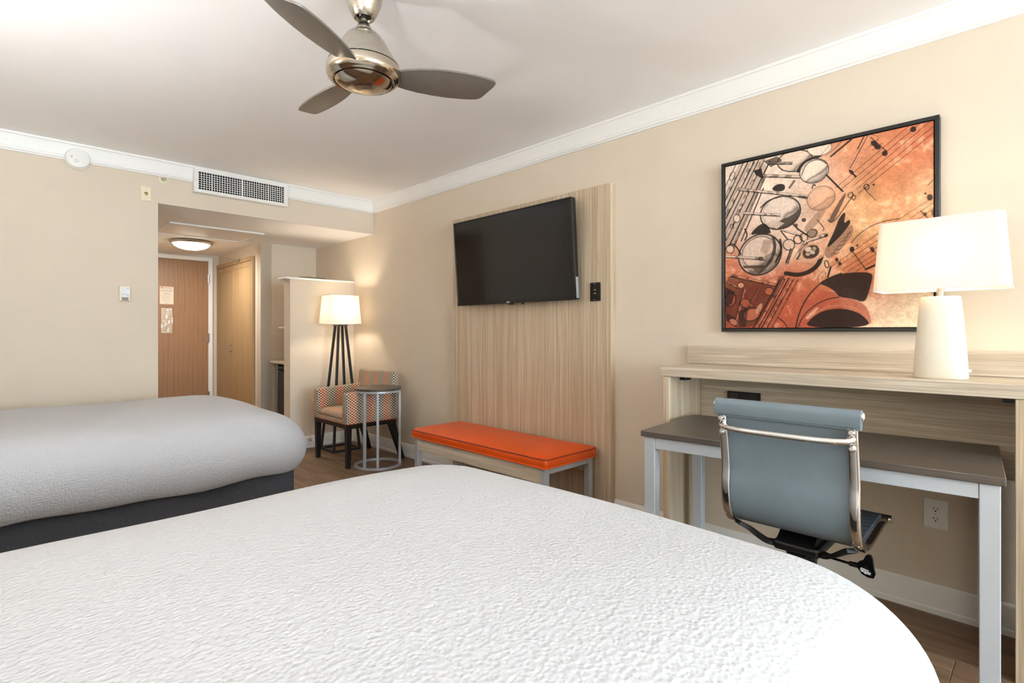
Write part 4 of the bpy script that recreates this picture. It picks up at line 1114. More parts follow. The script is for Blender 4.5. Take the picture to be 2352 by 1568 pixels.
ART = [
('poly',[(0.012,0.272),(0.111,0.022),(0.258,0.035),(0.235,0.139),(0.068,0.51),(0.02,0.505)],'c9b09d',0.75),
('bar',(0.016,0.218),(0.12,0.015),0.0199,'e8cdb8','3a302b'),
('bar',(0.018,0.326),(0.18,0.021),0.0225,'e8cdb8','3a302b'),
('bar',(0.02,0.456),(0.235,0.022),0.0199,'e8cdb8','3a302b'),
('bar',(0.068,0.502),(0.247,0.116),0.0132,'b79d8b','3a302b'),
('line',[(0.02,0.273),(0.152,0.019)],0.006,'332a26',0.95),
('line',[(0.021,0.39),(0.209,0.025)],0.0053,'332a26',0.95),
('line',[(0.042,0.498),(0.268,0.045)],0.0073,'332a26',0.95),
('line',[(0.113,0.472),(0.235,0.19)],0.006,'332a26',0.95),
('line',[(0.016,0.147),(0.085,0.016)],0.004,'332a26',0.95),
('line',[(0.075,0.091),(0.073,0.097),(0.069,0.101),(0.066,0.104),(0.063,0.106),(0.06,0.108),(0.055,0.109),(0.053,0.108),(0.05,0.104),(0.048,0.101),(0.047,0.098),(0.046,0.092),(0.046,0.087),(0.047,0.081),(0.049,0.077),(0.051,0.071),(0.053,0.067),(0.056,0.064),(0.061,0.061),(0.064,0.06),(0.067,0.06),(0.07,0.061),(0.074,0.064),(0.075,0.067),(0.077,0.07),(0.077,0.076),(0.077,0.081),(0.076,0.087),(0.075,0.091)],0.0033,'3a302b',0.92),
('poly',[(0.106,0.34),(0.106,0.345),(0.105,0.35),(0.103,0.353),(0.099,0.357),(0.095,0.359),(0.092,0.36),(0.088,0.36),(0.083,0.359),(0.079,0.357),(0.076,0.353),(0.073,0.349),(0.07,0.345),(0.069,0.339),(0.068,0.335),(0.069,0.329),(0.07,0.325),(0.073,0.321),(0.076,0.317),(0.079,0.315),(0.083,0.314),(0.088,0.314),(0.092,0.316),(0.095,0.318),(0.099,0.322),(0.103,0.325),(0.105,0.33),(0.106,0.335)],'f2dac6',0.8),
('line',[(0.106,0.34),(0.106,0.345),(0.105,0.35),(0.103,0.353),(0.099,0.357),(0.095,0.359),(0.092,0.36),(0.088,0.36),(0.083,0.359),(0.079,0.357),(0.076,0.353),(0.073,0.349),(0.07,0.345),(0.069,0.339),(0.068,0.335),(0.069,0.329),(0.07,0.325),(0.073,0.321),(0.076,0.317),(0.079,0.315),(0.083,0.314),(0.088,0.314),(0.092,0.316),(0.095,0.318),(0.099,0.322),(0.103,0.325),(0.105,0.33),(0.106,0.335),(0.106,0.34)],0.004,'3a302b',0.92),
('line',[(0.07,0.381),(0.07,0.383),(0.069,0.385),(0.068,0.387),(0.066,0.39),(0.064,0.391),(0.062,0.391),(0.06,0.391),(0.057,0.391),(0.055,0.39),(0.053,0.387),(0.052,0.385),(0.05,0.383),(0.05,0.38),(0.049,0.378),(0.05,0.374),(0.05,0.372),(0.052,0.37),(0.053,0.368),(0.055,0.367),(0.057,0.367),(0.06,0.367),(0.062,0.367),(0.064,0.369),(0.066,0.37),(0.068,0.372),(0.069,0.375),(0.07,0.378),(0.07,0.381)],0.0033,'3a302b',0.92),
('poly',[(0.48,0.071),(0.48,0.083),(0.476,0.095),(0.468,0.106),(0.456,0.116),(0.442,0.123),(0.425,0.127),(0.407,0.13),(0.387,0.128),(0.368,0.124),(0.351,0.117),(0.335,0.109),(0.323,0.097),(0.313,0.085),(0.309,0.071),(0.309,0.058),(0.313,0.045),(0.322,0.034),(0.334,0.025),(0.349,0.018),(0.366,0.014),(0.385,0.013),(0.405,0.014),(0.423,0.019),(0.44,0.026),(0.455,0.035),(0.467,0.046),(0.476,0.058)],'ecd2be',0.85),
('line',[(0.48,0.071),(0.48,0.083),(0.476,0.095),(0.468,0.106),(0.456,0.116),(0.442,0.123),(0.425,0.127),(0.407,0.13),(0.387,0.128),(0.368,0.124),(0.351,0.117),(0.335,0.109),(0.323,0.097),(0.313,0.085),(0.309,0.071),(0.309,0.058),(0.313,0.045),(0.322,0.034),(0.334,0.025),(0.349,0.018),(0.366,0.014),(0.385,0.013),(0.405,0.014),(0.423,0.019),(0.44,0.026),(0.455,0.035),(0.467,0.046),(0.476,0.058),(0.48,0.071)],0.0053,'3a302b',0.92),
('poly',[(0.401,0.125),(0.44,0.079),(0.503,0.065),(0.535,0.075),(0.476,0.094),(0.44,0.126),(0.411,0.145)],'352c28',0.95),
('poly',[(0.569,0.034),(0.569,0.043),(0.567,0.05),(0.562,0.057),(0.554,0.064),(0.544,0.068),(0.534,0.071),(0.521,0.072),(0.509,0.071),(0.496,0.068),(0.484,0.064),(0.474,0.057),(0.466,0.049),(0.461,0.042),(0.457,0.033),(0.457,0.024),(0.461,0.015),(0.466,0.009),(0.473,0.002),(0.483,-0.002),(0.495,-0.004),(0.507,-0.005),(0.52,-0.004),(0.533,-0.001),(0.543,0.003),(0.553,0.01),(0.56,0.018),(0.566,0.025)],'f6e3d1',0.8),
('line',[(0.569,0.034),(0.569,0.043),(0.567,0.05),(0.562,0.057),(0.554,0.064),(0.544,0.068),(0.534,0.071),(0.521,0.072),(0.509,0.071),(0.496,0.068),(0.484,0.064),(0.474,0.057),(0.466,0.049),(0.461,0.042),(0.457,0.033),(0.457,0.024),(0.461,0.015),(0.466,0.009),(0.473,0.002),(0.483,-0.002),(0.495,-0.004),(0.507,-0.005),(0.52,-0.004),(0.533,-0.001),(0.543,0.003),(0.553,0.01),(0.56,0.018),(0.566,0.025),(0.569,0.034)],0.0026,'6b5748',0.92),
('bar',(0.258,0.054),(0.385,0.082),0.0159,'e8cdb8','3a302b'),
('bar',(0.219,0.115),(0.424,0.165),0.0185,'e8cdb8','3a302b'),
('poly',[(0.18,0.077),(0.225,0.074),(0.235,0.139),(0.194,0.105)],'352c28',0.95),
('poly',[(0.235,0.037),(0.306,0.025),(0.333,0.054),(0.275,0.08)],'3a302b',0.8),
('poly',[(0.275,0.199),(0.313,0.177),(0.35,0.192),(0.343,0.226),(0.298,0.221)],'352c28',0.95),
('bar',(0.366,0.216),(0.395,0.177),0.0119,'8c7769','3a302b'),
('poly',[(0.551,0.127),(0.554,0.142),(0.555,0.156),(0.552,0.169),(0.545,0.182),(0.536,0.193),(0.525,0.202),(0.511,0.209),(0.497,0.211),(0.482,0.211),(0.467,0.207),(0.453,0.201),(0.44,0.192),(0.43,0.18),(0.423,0.167),(0.42,0.153),(0.42,0.138),(0.423,0.124),(0.429,0.111),(0.439,0.1),(0.451,0.091),(0.465,0.086),(0.48,0.082),(0.495,0.083),(0.51,0.087),(0.523,0.094),(0.535,0.103),(0.544,0.114)],'f7e2cf',0.9),
('line',[(0.551,0.127),(0.554,0.142),(0.555,0.156),(0.552,0.169),(0.545,0.182),(0.536,0.193),(0.525,0.202),(0.511,0.209),(0.497,0.211),(0.482,0.211),(0.467,0.207),(0.453,0.201),(0.44,0.192),(0.43,0.18),(0.423,0.167),(0.42,0.153),(0.42,0.138),(0.423,0.124),(0.429,0.111),(0.439,0.1),(0.451,0.091),(0.465,0.086),(0.48,0.082),(0.495,0.083),(0.51,0.087),(0.523,0.094),(0.535,0.103),(0.544,0.114),(0.551,0.127)],0.004,'4a3c34',0.92),
('line',[(0.429,0.156),(0.454,0.093),(0.511,0.088),(0.549,0.123)],0.0046,'5a4a40',0.8),
('line',[(0.479,0.238),(0.484,0.215),(0.494,0.225)],0.0053,'332a26',0.95),
('line',[(0.545,0.181),(0.615,0.277)],0.006,'332a26',0.95),
('bar',(0.098,0.169),(0.463,0.279),0.0172,'e8cdb8','3a302b'),
('poly',[(0.411,0.261),(0.459,0.277),(0.454,0.291),(0.411,0.276)],'3a302b',0.7),
('poly',[(0.581,0.277),(0.584,0.291),(0.584,0.304),(0.582,0.318),(0.575,0.33),(0.567,0.341),(0.556,0.35),(0.543,0.357),(0.529,0.36),(0.515,0.36),(0.5,0.358),(0.487,0.352),(0.476,0.344),(0.466,0.333),(0.459,0.319),(0.455,0.305),(0.455,0.291),(0.458,0.278),(0.465,0.265),(0.473,0.254),(0.485,0.245),(0.498,0.238),(0.513,0.235),(0.527,0.235),(0.541,0.238),(0.554,0.245),(0.566,0.254),(0.574,0.265)],'f0bb95',0.55),
('line',[(0.581,0.277),(0.584,0.291),(0.584,0.304),(0.582,0.318),(0.575,0.33),(0.567,0.341),(0.556,0.35),(0.543,0.357),(0.529,0.36),(0.515,0.36),(0.5,0.358),(0.487,0.352),(0.476,0.344),(0.466,0.333),(0.459,0.319),(0.455,0.305),(0.455,0.291),(0.458,0.278),(0.465,0.265),(0.473,0.254),(0.485,0.245),(0.498,0.238),(0.513,0.235),(0.527,0.235),(0.541,0.238),(0.554,0.245),(0.566,0.254),(0.574,0.265),(0.581,0.277)],0.0026,'6b4a38',0.92),
('poly',[(0.419,0.316),(0.423,0.336),(0.422,0.356),(0.416,0.374),(0.406,0.392),(0.392,0.407),(0.373,0.419),(0.353,0.428),(0.33,0.432),(0.308,0.432),(0.285,0.427),(0.265,0.418),(0.247,0.405),(0.233,0.389),(0.223,0.37),(0.219,0.349),(0.219,0.328),(0.225,0.308),(0.237,0.29),(0.252,0.274),(0.271,0.262),(0.293,0.255),(0.315,0.251),(0.338,0.252),(0.361,0.259),(0.38,0.268),(0.397,0.281),(0.41,0.297)],'e9d3c3',0.9),
('line',[(0.419,0.316),(0.423,0.336),(0.422,0.356),(0.416,0.374),(0.406,0.392),(0.392,0.407),(0.373,0.419),(0.353,0.428),(0.33,0.432),(0.308,0.432),(0.285,0.427),(0.265,0.418),(0.247,0.405),(0.233,0.389),(0.223,0.37),(0.219,0.349),(0.219,0.328),(0.225,0.308),(0.237,0.29),(0.252,0.274),(0.271,0.262),(0.293,0.255),(0.315,0.251),(0.338,0.252),(0.361,0.259),(0.38,0.268),(0.397,0.281),(0.41,0.297),(0.419,0.316)],0.0066,'3a302b',0.92),
('poly',[(0.275,0.425),(0.321,0.382),(0.381,0.367),(0.422,0.333),(0.414,0.375),(0.373,0.423),(0.313,0.437)],'54463d',0.85),
('poly',[(0.235,0.394),(0.306,0.429),(0.343,0.402),(0.29,0.377)],'d9c1af',0.9),
('line',[(0.219,0.297),(0.258,0.262),(0.321,0.252)],0.006,'332a26',0.95),
('bar',(0.124,0.312),(0.325,0.356),0.0172,'e8cdb8','3a302b'),
('poly',[(0.155,0.445),(0.211,0.391),(0.247,0.387),(0.272,0.431),(0.275,0.452),(0.211,0.443)],'352c28',0.95),
('line',[(0.133,0.405),(0.149,0.442),(0.133,0.47)],0.0066,'332a26',0.95),
('poly',[(0.31,0.495),(0.322,0.517),(0.327,0.541),(0.328,0.565),(0.323,0.591),(0.313,0.615),(0.298,0.636),(0.28,0.653),(0.257,0.666),(0.233,0.675),(0.207,0.677),(0.182,0.674),(0.159,0.665),(0.137,0.651),(0.12,0.632),(0.107,0.609),(0.1,0.584),(0.099,0.558),(0.105,0.531),(0.117,0.507),(0.133,0.485),(0.153,0.468),(0.176,0.456),(0.202,0.448),(0.227,0.447),(0.252,0.451),(0.275,0.461),(0.294,0.476)],'e6cdbb',0.9),
('line',[(0.31,0.495),(0.322,0.517),(0.327,0.541),(0.328,0.565),(0.323,0.591),(0.313,0.615),(0.298,0.636),(0.28,0.653),(0.257,0.666),(0.233,0.675),(0.207,0.677),(0.182,0.674),(0.159,0.665),(0.137,0.651),(0.12,0.632),(0.107,0.609),(0.1,0.584),(0.099,0.558),(0.105,0.531),(0.117,0.507),(0.133,0.485),(0.153,0.468),(0.176,0.456),(0.202,0.448),(0.227,0.447),(0.252,0.451),(0.275,0.461),(0.294,0.476),(0.31,0.495)],0.0079,'3a302b',0.92),
('line',[(0.284,0.495),(0.293,0.513),(0.297,0.531),(0.298,0.551),(0.294,0.57),(0.285,0.588),(0.274,0.605),(0.258,0.619),(0.241,0.629),(0.222,0.636),(0.202,0.638),(0.182,0.636),(0.164,0.629),(0.148,0.618),(0.134,0.603),(0.125,0.586),(0.12,0.566),(0.12,0.546),(0.124,0.526),(0.133,0.507),(0.146,0.49),(0.162,0.476),(0.18,0.467),(0.199,0.461),(0.22,0.459),(0.239,0.462),(0.256,0.47),(0.272,0.481),(0.284,0.495)],0.0033,'5a4a40',0.92),
('line',[(0.286,0.476),(0.298,0.537),(0.266,0.618),(0.211,0.663)],0.0146,'463a33',0.85),
('line',[(0.321,0.49),(0.333,0.541),(0.298,0.613)],0.0079,'332a26',0.95),
('poly',[(0.235,0.479),(0.286,0.49),(0.251,0.57),(0.219,0.544)],'bfa592',0.8),
('poly',[(0.12,0.617),(0.242,0.623),(0.235,0.644),(0.128,0.631)],'5a4a40',0.9),
('poly',[(0.178,0.636),(0.235,0.64),(0.203,0.672)],'7a6456',0.8),
('bar',(0.023,0.553),(0.247,0.591),0.0172,'e8cdb8','3a302b'),
('poly',[(0.236,0.587),(0.236,0.591),(0.235,0.593),(0.233,0.595),(0.231,0.596),(0.227,0.597),(0.224,0.598),(0.221,0.598),(0.217,0.597),(0.213,0.596),(0.21,0.594),(0.208,0.592),(0.206,0.589),(0.205,0.587),(0.204,0.584),(0.205,0.582),(0.206,0.58),(0.208,0.577),(0.21,0.575),(0.213,0.574),(0.217,0.574),(0.221,0.574),(0.224,0.575),(0.227,0.576),(0.231,0.577),(0.233,0.58),(0.235,0.582),(0.236,0.585)],'5a4a40',0.9),
('line',[(0.025,0.506),(0.051,0.477),(0.085,0.499),(0.111,0.551)],0.0066,'332a26',0.95),
('poly',[(0.071,0.516),(0.071,0.52),(0.069,0.525),(0.067,0.529),(0.064,0.532),(0.06,0.535),(0.054,0.536),(0.049,0.536),(0.045,0.535),(0.039,0.532),(0.035,0.529),(0.032,0.526),(0.028,0.52),(0.027,0.516),(0.026,0.51),(0.027,0.505),(0.028,0.501),(0.032,0.496),(0.035,0.493),(0.039,0.491),(0.045,0.49),(0.049,0.49),(0.054,0.491),(0.06,0.493),(0.064,0.496),(0.067,0.501),(0.069,0.505),(0.071,0.51)],'f2dac6',0.7),
('line',[(0.071,0.516),(0.071,0.52),(0.069,0.525),(0.067,0.529),(0.064,0.532),(0.06,0.535),(0.054,0.536),(0.049,0.536),(0.045,0.535),(0.039,0.532),(0.035,0.529),(0.032,0.526),(0.028,0.52),(0.027,0.516),(0.026,0.51),(0.027,0.505),(0.028,0.501),(0.032,0.496),(0.035,0.493),(0.039,0.491),(0.045,0.49),(0.049,0.49),(0.054,0.491),(0.06,0.493),(0.064,0.496),(0.067,0.501),(0.069,0.505),(0.071,0.51),(0.071,0.516)],0.0046,'3a302b',0.92),
('bar',(0.328,0.437),(0.433,0.487),0.0119,'e8cdb8','3a302b'),
('line',[(0.325,0.442),(0.366,0.504)],0.0053,'332a26',0.95),
('line',[(0.411,0.445),(0.454,0.483)],0.0066,'332a26',0.95),
('poly',[(0.395,0.528),(0.394,0.533),(0.392,0.54),(0.389,0.546),(0.384,0.549),(0.379,0.552),(0.372,0.553),(0.366,0.553),(0.359,0.552),(0.354,0.55),(0.349,0.546),(0.344,0.54),(0.34,0.533),(0.338,0.528),(0.338,0.52),(0.338,0.514),(0.34,0.508),(0.344,0.503),(0.349,0.498),(0.354,0.496),(0.359,0.495),(0.366,0.495),(0.372,0.496),(0.379,0.499),(0.384,0.503),(0.389,0.508),(0.392,0.515),(0.394,0.521)],'e7cab4',0.85),
('line',[(0.395,0.528),(0.394,0.533),(0.392,0.54),(0.389,0.546),(0.384,0.549),(0.379,0.552),(0.372,0.553),(0.366,0.553),(0.359,0.552),(0.354,0.55),(0.349,0.546),(0.344,0.54),(0.34,0.533),(0.338,0.528),(0.338,0.52),(0.338,0.514),(0.34,0.508),(0.344,0.503),(0.349,0.498),(0.354,0.496),(0.359,0.495),(0.366,0.495),(0.372,0.496),(0.379,0.499),(0.384,0.503),(0.389,0.508),(0.392,0.515),(0.394,0.521),(0.395,0.528)],0.0046,'3a302b',0.92),
('bar',(0.381,0.547),(0.355,0.626),0.0172,'8a6f60','3a302b'),
('line',[(0.431,0.504),(0.43,0.508),(0.429,0.514),(0.427,0.517),(0.424,0.52),(0.42,0.523),(0.415,0.524),(0.411,0.524),(0.406,0.523),(0.401,0.52),(0.398,0.517),(0.395,0.514),(0.392,0.508),(0.391,0.504),(0.39,0.498),(0.391,0.494),(0.392,0.488),(0.395,0.485),(0.398,0.482),(0.401,0.48),(0.406,0.479),(0.411,0.479),(0.415,0.48),(0.42,0.482),(0.424,0.485),(0.427,0.488),(0.429,0.494),(0.43,0.498),(0.431,0.504)],0.0053,'3a302b',0.92),
('line',[(0.458,0.495),(0.458,0.499),(0.456,0.504),(0.454,0.507),(0.452,0.51),(0.448,0.513),(0.444,0.514),(0.44,0.514),(0.436,0.513),(0.431,0.51),(0.428,0.507),(0.425,0.504),(0.423,0.499),(0.422,0.495),(0.421,0.491),(0.422,0.485),(0.423,0.481),(0.425,0.477),(0.428,0.474),(0.431,0.473),(0.436,0.472),(0.44,0.472),(0.444,0.473),(0.448,0.475),(0.452,0.477),(0.454,0.482),(0.456,0.486),(0.458,0.491),(0.458,0.495)],0.0053,'3a302b',0.92),
('poly',[(0.501,0.47),(0.502,0.474),(0.502,0.48),(0.5,0.484),(0.498,0.488),(0.495,0.492),(0.491,0.495),(0.485,0.496),(0.48,0.497),(0.474,0.497),(0.47,0.496),(0.465,0.494),(0.462,0.491),(0.458,0.487),(0.456,0.483),(0.455,0.477),(0.456,0.473),(0.457,0.469),(0.461,0.464),(0.464,0.461),(0.468,0.458),(0.472,0.456),(0.478,0.454),(0.483,0.456),(0.488,0.457),(0.493,0.459),(0.497,0.462),(0.499,0.465)],'8a7466',0.7),
('line',[(0.501,0.47),(0.502,0.474),(0.502,0.48),(0.5,0.484),(0.498,0.488),(0.495,0.492),(0.491,0.495),(0.485,0.496),(0.48,0.497),(0.474,0.497),(0.47,0.496),(0.465,0.494),(0.462,0.491),(0.458,0.487),(0.456,0.483),(0.455,0.477),(0.456,0.473),(0.457,0.469),(0.461,0.464),(0.464,0.461),(0.468,0.458),(0.472,0.456),(0.478,0.454),(0.483,0.456),(0.488,0.457),(0.493,0.459),(0.497,0.462),(0.499,0.465),(0.501,0.47)],0.0046,'3a302b',0.92),
('bar',(0.399,0.606),(0.451,0.518),0.0225,'ecc9b0','3a302b'),
('bar',(0.447,0.518),(0.546,0.493),0.0199,'ecc9b0','3a302b'),
('poly',[(0.535,0.492),(0.552,0.486),(0.553,0.501),(0.538,0.508)],'352c28',0.95),
('poly',[(0.513,0.566),(0.513,0.576),(0.511,0.584),(0.507,0.593),(0.501,0.599),(0.494,0.605),(0.484,0.609),(0.474,0.61),(0.465,0.61),(0.454,0.609),(0.445,0.605),(0.437,0.599),(0.43,0.592),(0.426,0.584),(0.423,0.575),(0.423,0.565),(0.425,0.557),(0.429,0.549),(0.436,0.541),(0.443,0.536),(0.452,0.532),(0.463,0.53),(0.472,0.531),(0.482,0.533),(0.492,0.537),(0.499,0.543),(0.506,0.55),(0.51,0.558)],'3a302b',0.92),
('poly',[(0.474,0.555),(0.476,0.558),(0.474,0.561),(0.473,0.564),(0.472,0.566),(0.47,0.569),(0.467,0.571),(0.464,0.572),(0.461,0.573),(0.457,0.573),(0.454,0.572),(0.451,0.571),(0.449,0.569),(0.447,0.566),(0.445,0.564),(0.444,0.561),(0.444,0.558),(0.445,0.555),(0.448,0.552),(0.45,0.55),(0.453,0.548),(0.456,0.547),(0.459,0.547),(0.463,0.547),(0.466,0.547),(0.469,0.548),(0.471,0.55),(0.473,0.552)],'f2dac6',0.9),
('poly',[(0.491,0.584),(0.49,0.586),(0.488,0.587),(0.486,0.588),(0.484,0.589),(0.481,0.589),(0.479,0.588),(0.476,0.587),(0.473,0.586),(0.471,0.584),(0.469,0.582),(0.468,0.578),(0.467,0.576),(0.467,0.574),(0.467,0.571),(0.468,0.57),(0.47,0.568),(0.472,0.566),(0.474,0.565),(0.477,0.565),(0.48,0.566),(0.482,0.568),(0.485,0.569),(0.487,0.571),(0.49,0.573),(0.491,0.576),(0.492,0.578),(0.492,0.582)],'f2dac6',0.8),
('poly',[(0.469,0.587),(0.469,0.588),(0.468,0.591),(0.467,0.592),(0.465,0.593),(0.463,0.594),(0.461,0.594),(0.457,0.594),(0.455,0.593),(0.453,0.593),(0.451,0.592),(0.449,0.589),(0.448,0.588),(0.447,0.586),(0.447,0.584),(0.447,0.583),(0.448,0.581),(0.449,0.58),(0.451,0.578),(0.453,0.577),(0.455,0.577),(0.457,0.577),(0.461,0.578),(0.463,0.578),(0.465,0.581),(0.467,0.582),(0.468,0.583),(0.469,0.585)],'e4bfa4',0.9),
('poly',[(0.499,0.56),(0.499,0.562),(0.498,0.564),(0.497,0.565),(0.496,0.566),(0.494,0.568),(0.492,0.569),(0.49,0.569),(0.487,0.568),(0.485,0.566),(0.483,0.565),(0.482,0.564),(0.481,0.562),(0.48,0.56),(0.48,0.558),(0.48,0.555),(0.481,0.553),(0.482,0.552),(0.483,0.551),(0.485,0.55),(0.487,0.549),(0.49,0.549),(0.492,0.55),(0.494,0.551),(0.496,0.552),(0.497,0.553),(0.498,0.555),(0.499,0.558)],'cfae97',0.9),
('line',[(0.535,0.577),(0.535,0.587),(0.533,0.598),(0.528,0.608),(0.521,0.616),(0.512,0.622),(0.501,0.627),(0.49,0.63),(0.478,0.63),(0.466,0.628),(0.455,0.622),(0.445,0.616),(0.438,0.607),(0.433,0.597),(0.429,0.587),(0.428,0.576),(0.431,0.565),(0.436,0.555),(0.443,0.547),(0.453,0.54),(0.464,0.536),(0.476,0.533),(0.487,0.535),(0.499,0.537),(0.51,0.542),(0.519,0.549),(0.526,0.557),(0.531,0.566),(0.535,0.577)],0.0093,'e5b493',0.92),
('line',[(0.351,0.679),(0.411,0.695),(0.468,0.681),(0.507,0.648),(0.521,0.609)],0.0199,'352b27',0.95),
('line',[(0.425,0.608),(0.476,0.628),(0.525,0.603)],0.0106,'e6b898',0.9),
('poly',[(0.451,0.402),(0.451,0.404),(0.45,0.406),(0.449,0.408),(0.447,0.409),(0.444,0.411),(0.442,0.412),(0.44,0.412),(0.437,0.411),(0.435,0.409),(0.433,0.407),(0.43,0.406),(0.429,0.403),(0.428,0.401),(0.428,0.398),(0.428,0.395),(0.429,0.393),(0.43,0.392),(0.433,0.39),(0.435,0.389),(0.437,0.389),(0.44,0.389),(0.442,0.39),(0.444,0.391),(0.447,0.392),(0.449,0.394),(0.45,0.396),(0.451,0.4)],'3a302b',0.85),
('poly',[(0.411,0.424),(0.41,0.426),(0.41,0.428),(0.409,0.429),(0.408,0.431),(0.406,0.432),(0.404,0.432),(0.401,0.432),(0.4,0.431),(0.398,0.431),(0.396,0.429),(0.395,0.428),(0.394,0.426),(0.393,0.424),(0.393,0.422),(0.393,0.419),(0.394,0.417),(0.395,0.416),(0.396,0.414),(0.398,0.413),(0.4,0.413),(0.401,0.413),(0.404,0.414),(0.406,0.415),(0.408,0.416),(0.409,0.417),(0.41,0.419),(0.41,0.422)],'3a302b',0.8),
('line',[(0.389,0.417),(0.411,0.445)],0.0066,'332a26',0.95),
('poly',[(0.433,0.447),(0.511,0.356),(0.552,0.347),(0.511,0.427),(0.454,0.474)],'b08a74',0.7),
('line',[(0.503,0.409),(0.538,0.462),(0.528,0.469)],0.004,'6b4a38',0.95),
('poly',[(0.553,0.417),(0.624,0.289),(0.637,0.294),(0.579,0.43),(0.563,0.436)],'6e5244',0.85),
('line',[(0.553,0.417),(0.566,0.435),(0.593,0.416),(0.665,0.305)],0.004,'332a26',0.95),
('poly',[(0.535,0.595),(0.542,0.553),(0.625,0.486),(0.661,0.449),(0.665,0.495),(0.645,0.535),(0.579,0.609),(0.552,0.62)],'a97f69',0.75),
('poly',[(0.546,0.553),(0.579,0.483),(0.605,0.406),(0.634,0.382),(0.621,0.451),(0.646,0.426),(0.655,0.447),(0.612,0.504),(0.555,0.562)],'352c28',0.95),
('line',[(0.566,0.598),(0.579,0.588),(0.589,0.602),(0.602,0.591)],0.0033,'5a3c2e',0.8),
('line',[(0.581,0.58),(0.593,0.57),(0.601,0.581),(0.612,0.571)],0.0033,'5a3c2e',0.8),
('line',[(0.595,0.562),(0.606,0.551),(0.613,0.561),(0.622,0.55)],0.0033,'5a3c2e',0.8),
('line',[(0.61,0.543),(0.618,0.532),(0.625,0.54),(0.632,0.53)],0.0033,'5a3c2e',0.8),
('line',[(0.624,0.525),(0.632,0.515),(0.637,0.52),(0.642,0.509)],0.0033,'5a3c2e',0.8),
('line',[(0.639,0.507),(0.645,0.496),(0.649,0.501),(0.652,0.49)],0.0033,'5a3c2e',0.8),
('poly',[(0.021,0.688),(0.068,0.661),(0.211,0.723),(0.298,0.738),(0.282,0.82),(0.235,0.903),(0.194,0.977),(0.023,0.976)],'5b3426',0.6),
('bar',(0.055,0.668),(0.301,0.742),0.0199,'d98e68','3a302b'),
('bar',(0.025,0.701),(0.098,0.746),0.0146,'d98e68','3a302b'),
('poly',[(0.13,0.731),(0.13,0.734),(0.128,0.739),(0.126,0.741),(0.123,0.744),(0.12,0.745),(0.116,0.746),(0.111,0.748),(0.107,0.746),(0.104,0.745),(0.099,0.743),(0.096,0.74),(0.094,0.737),(0.093,0.732),(0.093,0.729),(0.093,0.724),(0.094,0.721),(0.096,0.718),(0.099,0.716),(0.104,0.714),(0.107,0.712),(0.111,0.712),(0.116,0.712),(0.12,0.715),(0.123,0.717),(0.126,0.72),(0.128,0.723),(0.13,0.727)],'e0a27e',0.9),
('line',[(0.13,0.731),(0.13,0.734),(0.128,0.739),(0.126,0.741),(0.123,0.744),(0.12,0.745),(0.116,0.746),(0.111,0.748),(0.107,0.746),(0.104,0.745),(0.099,0.743),(0.096,0.74),(0.094,0.737),(0.093,0.732),(0.093,0.729),(0.093,0.724),(0.094,0.721),(0.096,0.718),(0.099,0.716),(0.104,0.714),(0.107,0.712),(0.111,0.712),(0.116,0.712),(0.12,0.715),(0.123,0.717),(0.126,0.72),(0.128,0.723),(0.13,0.727),(0.13,0.731)],0.004,'3a302b',0.92),
('poly',[(0.289,0.775),(0.287,0.779),(0.286,0.784),(0.283,0.788),(0.28,0.791),(0.276,0.794),(0.27,0.795),(0.265,0.795),(0.26,0.795),(0.254,0.793),(0.25,0.789),(0.247,0.786),(0.243,0.782),(0.241,0.777),(0.241,0.772),(0.241,0.767),(0.243,0.763),(0.247,0.759),(0.25,0.755),(0.254,0.753),(0.26,0.752),(0.265,0.751),(0.27,0.752),(0.276,0.754),(0.28,0.757),(0.283,0.761),(0.286,0.765),(0.287,0.769)],'c4714c',0.9),
('line',[(0.289,0.775),(0.287,0.779),(0.286,0.784),(0.283,0.788),(0.28,0.791),(0.276,0.794),(0.27,0.795),(0.265,0.795),(0.26,0.795),(0.254,0.793),(0.25,0.789),(0.247,0.786),(0.243,0.782),(0.241,0.777),(0.241,0.772),(0.241,0.767),(0.243,0.763),(0.247,0.759),(0.25,0.755),(0.254,0.753),(0.26,0.752),(0.265,0.751),(0.27,0.752),(0.276,0.754),(0.28,0.757),(0.283,0.761),(0.286,0.765),(0.287,0.769),(0.289,0.775)],0.004,'3a302b',0.92),
('bar',(0.133,0.753),(0.085,0.934),0.0199,'c46f4b','3a302b'),
('poly',[(0.163,0.846),(0.161,0.852),(0.156,0.856),(0.152,0.859),(0.147,0.862),(0.14,0.862),(0.134,0.862),(0.128,0.859),(0.122,0.856),(0.118,0.853),(0.113,0.847),(0.11,0.842),(0.109,0.836),(0.108,0.83),(0.11,0.824),(0.112,0.819),(0.117,0.814),(0.121,0.811),(0.126,0.81),(0.133,0.809),(0.139,0.809),(0.146,0.811),(0.151,0.814),(0.156,0.819),(0.16,0.823),(0.163,0.829),(0.164,0.835),(0.164,0.841)],'b5603d',0.9),
('line',[(0.163,0.846),(0.161,0.852),(0.156,0.856),(0.152,0.859),(0.147,0.862),(0.14,0.862),(0.134,0.862),(0.128,0.859),(0.122,0.856),(0.118,0.853),(0.113,0.847),(0.11,0.842),(0.109,0.836),(0.108,0.83),(0.11,0.824),(0.112,0.819),(0.117,0.814),(0.121,0.811),(0.126,0.81),(0.133,0.809),(0.139,0.809),(0.146,0.811),(0.151,0.814),(0.156,0.819),(0.16,0.823),(0.163,0.829),(0.164,0.835),(0.164,0.841),(0.163,0.846)],0.0046,'3a302b',0.92),
('bar',(0.153,0.841),(0.235,0.895),0.0159,'b5603d','3a302b'),
('bar',(0.211,0.753),(0.17,0.832),0.0146,'a9573a','3a302b'),
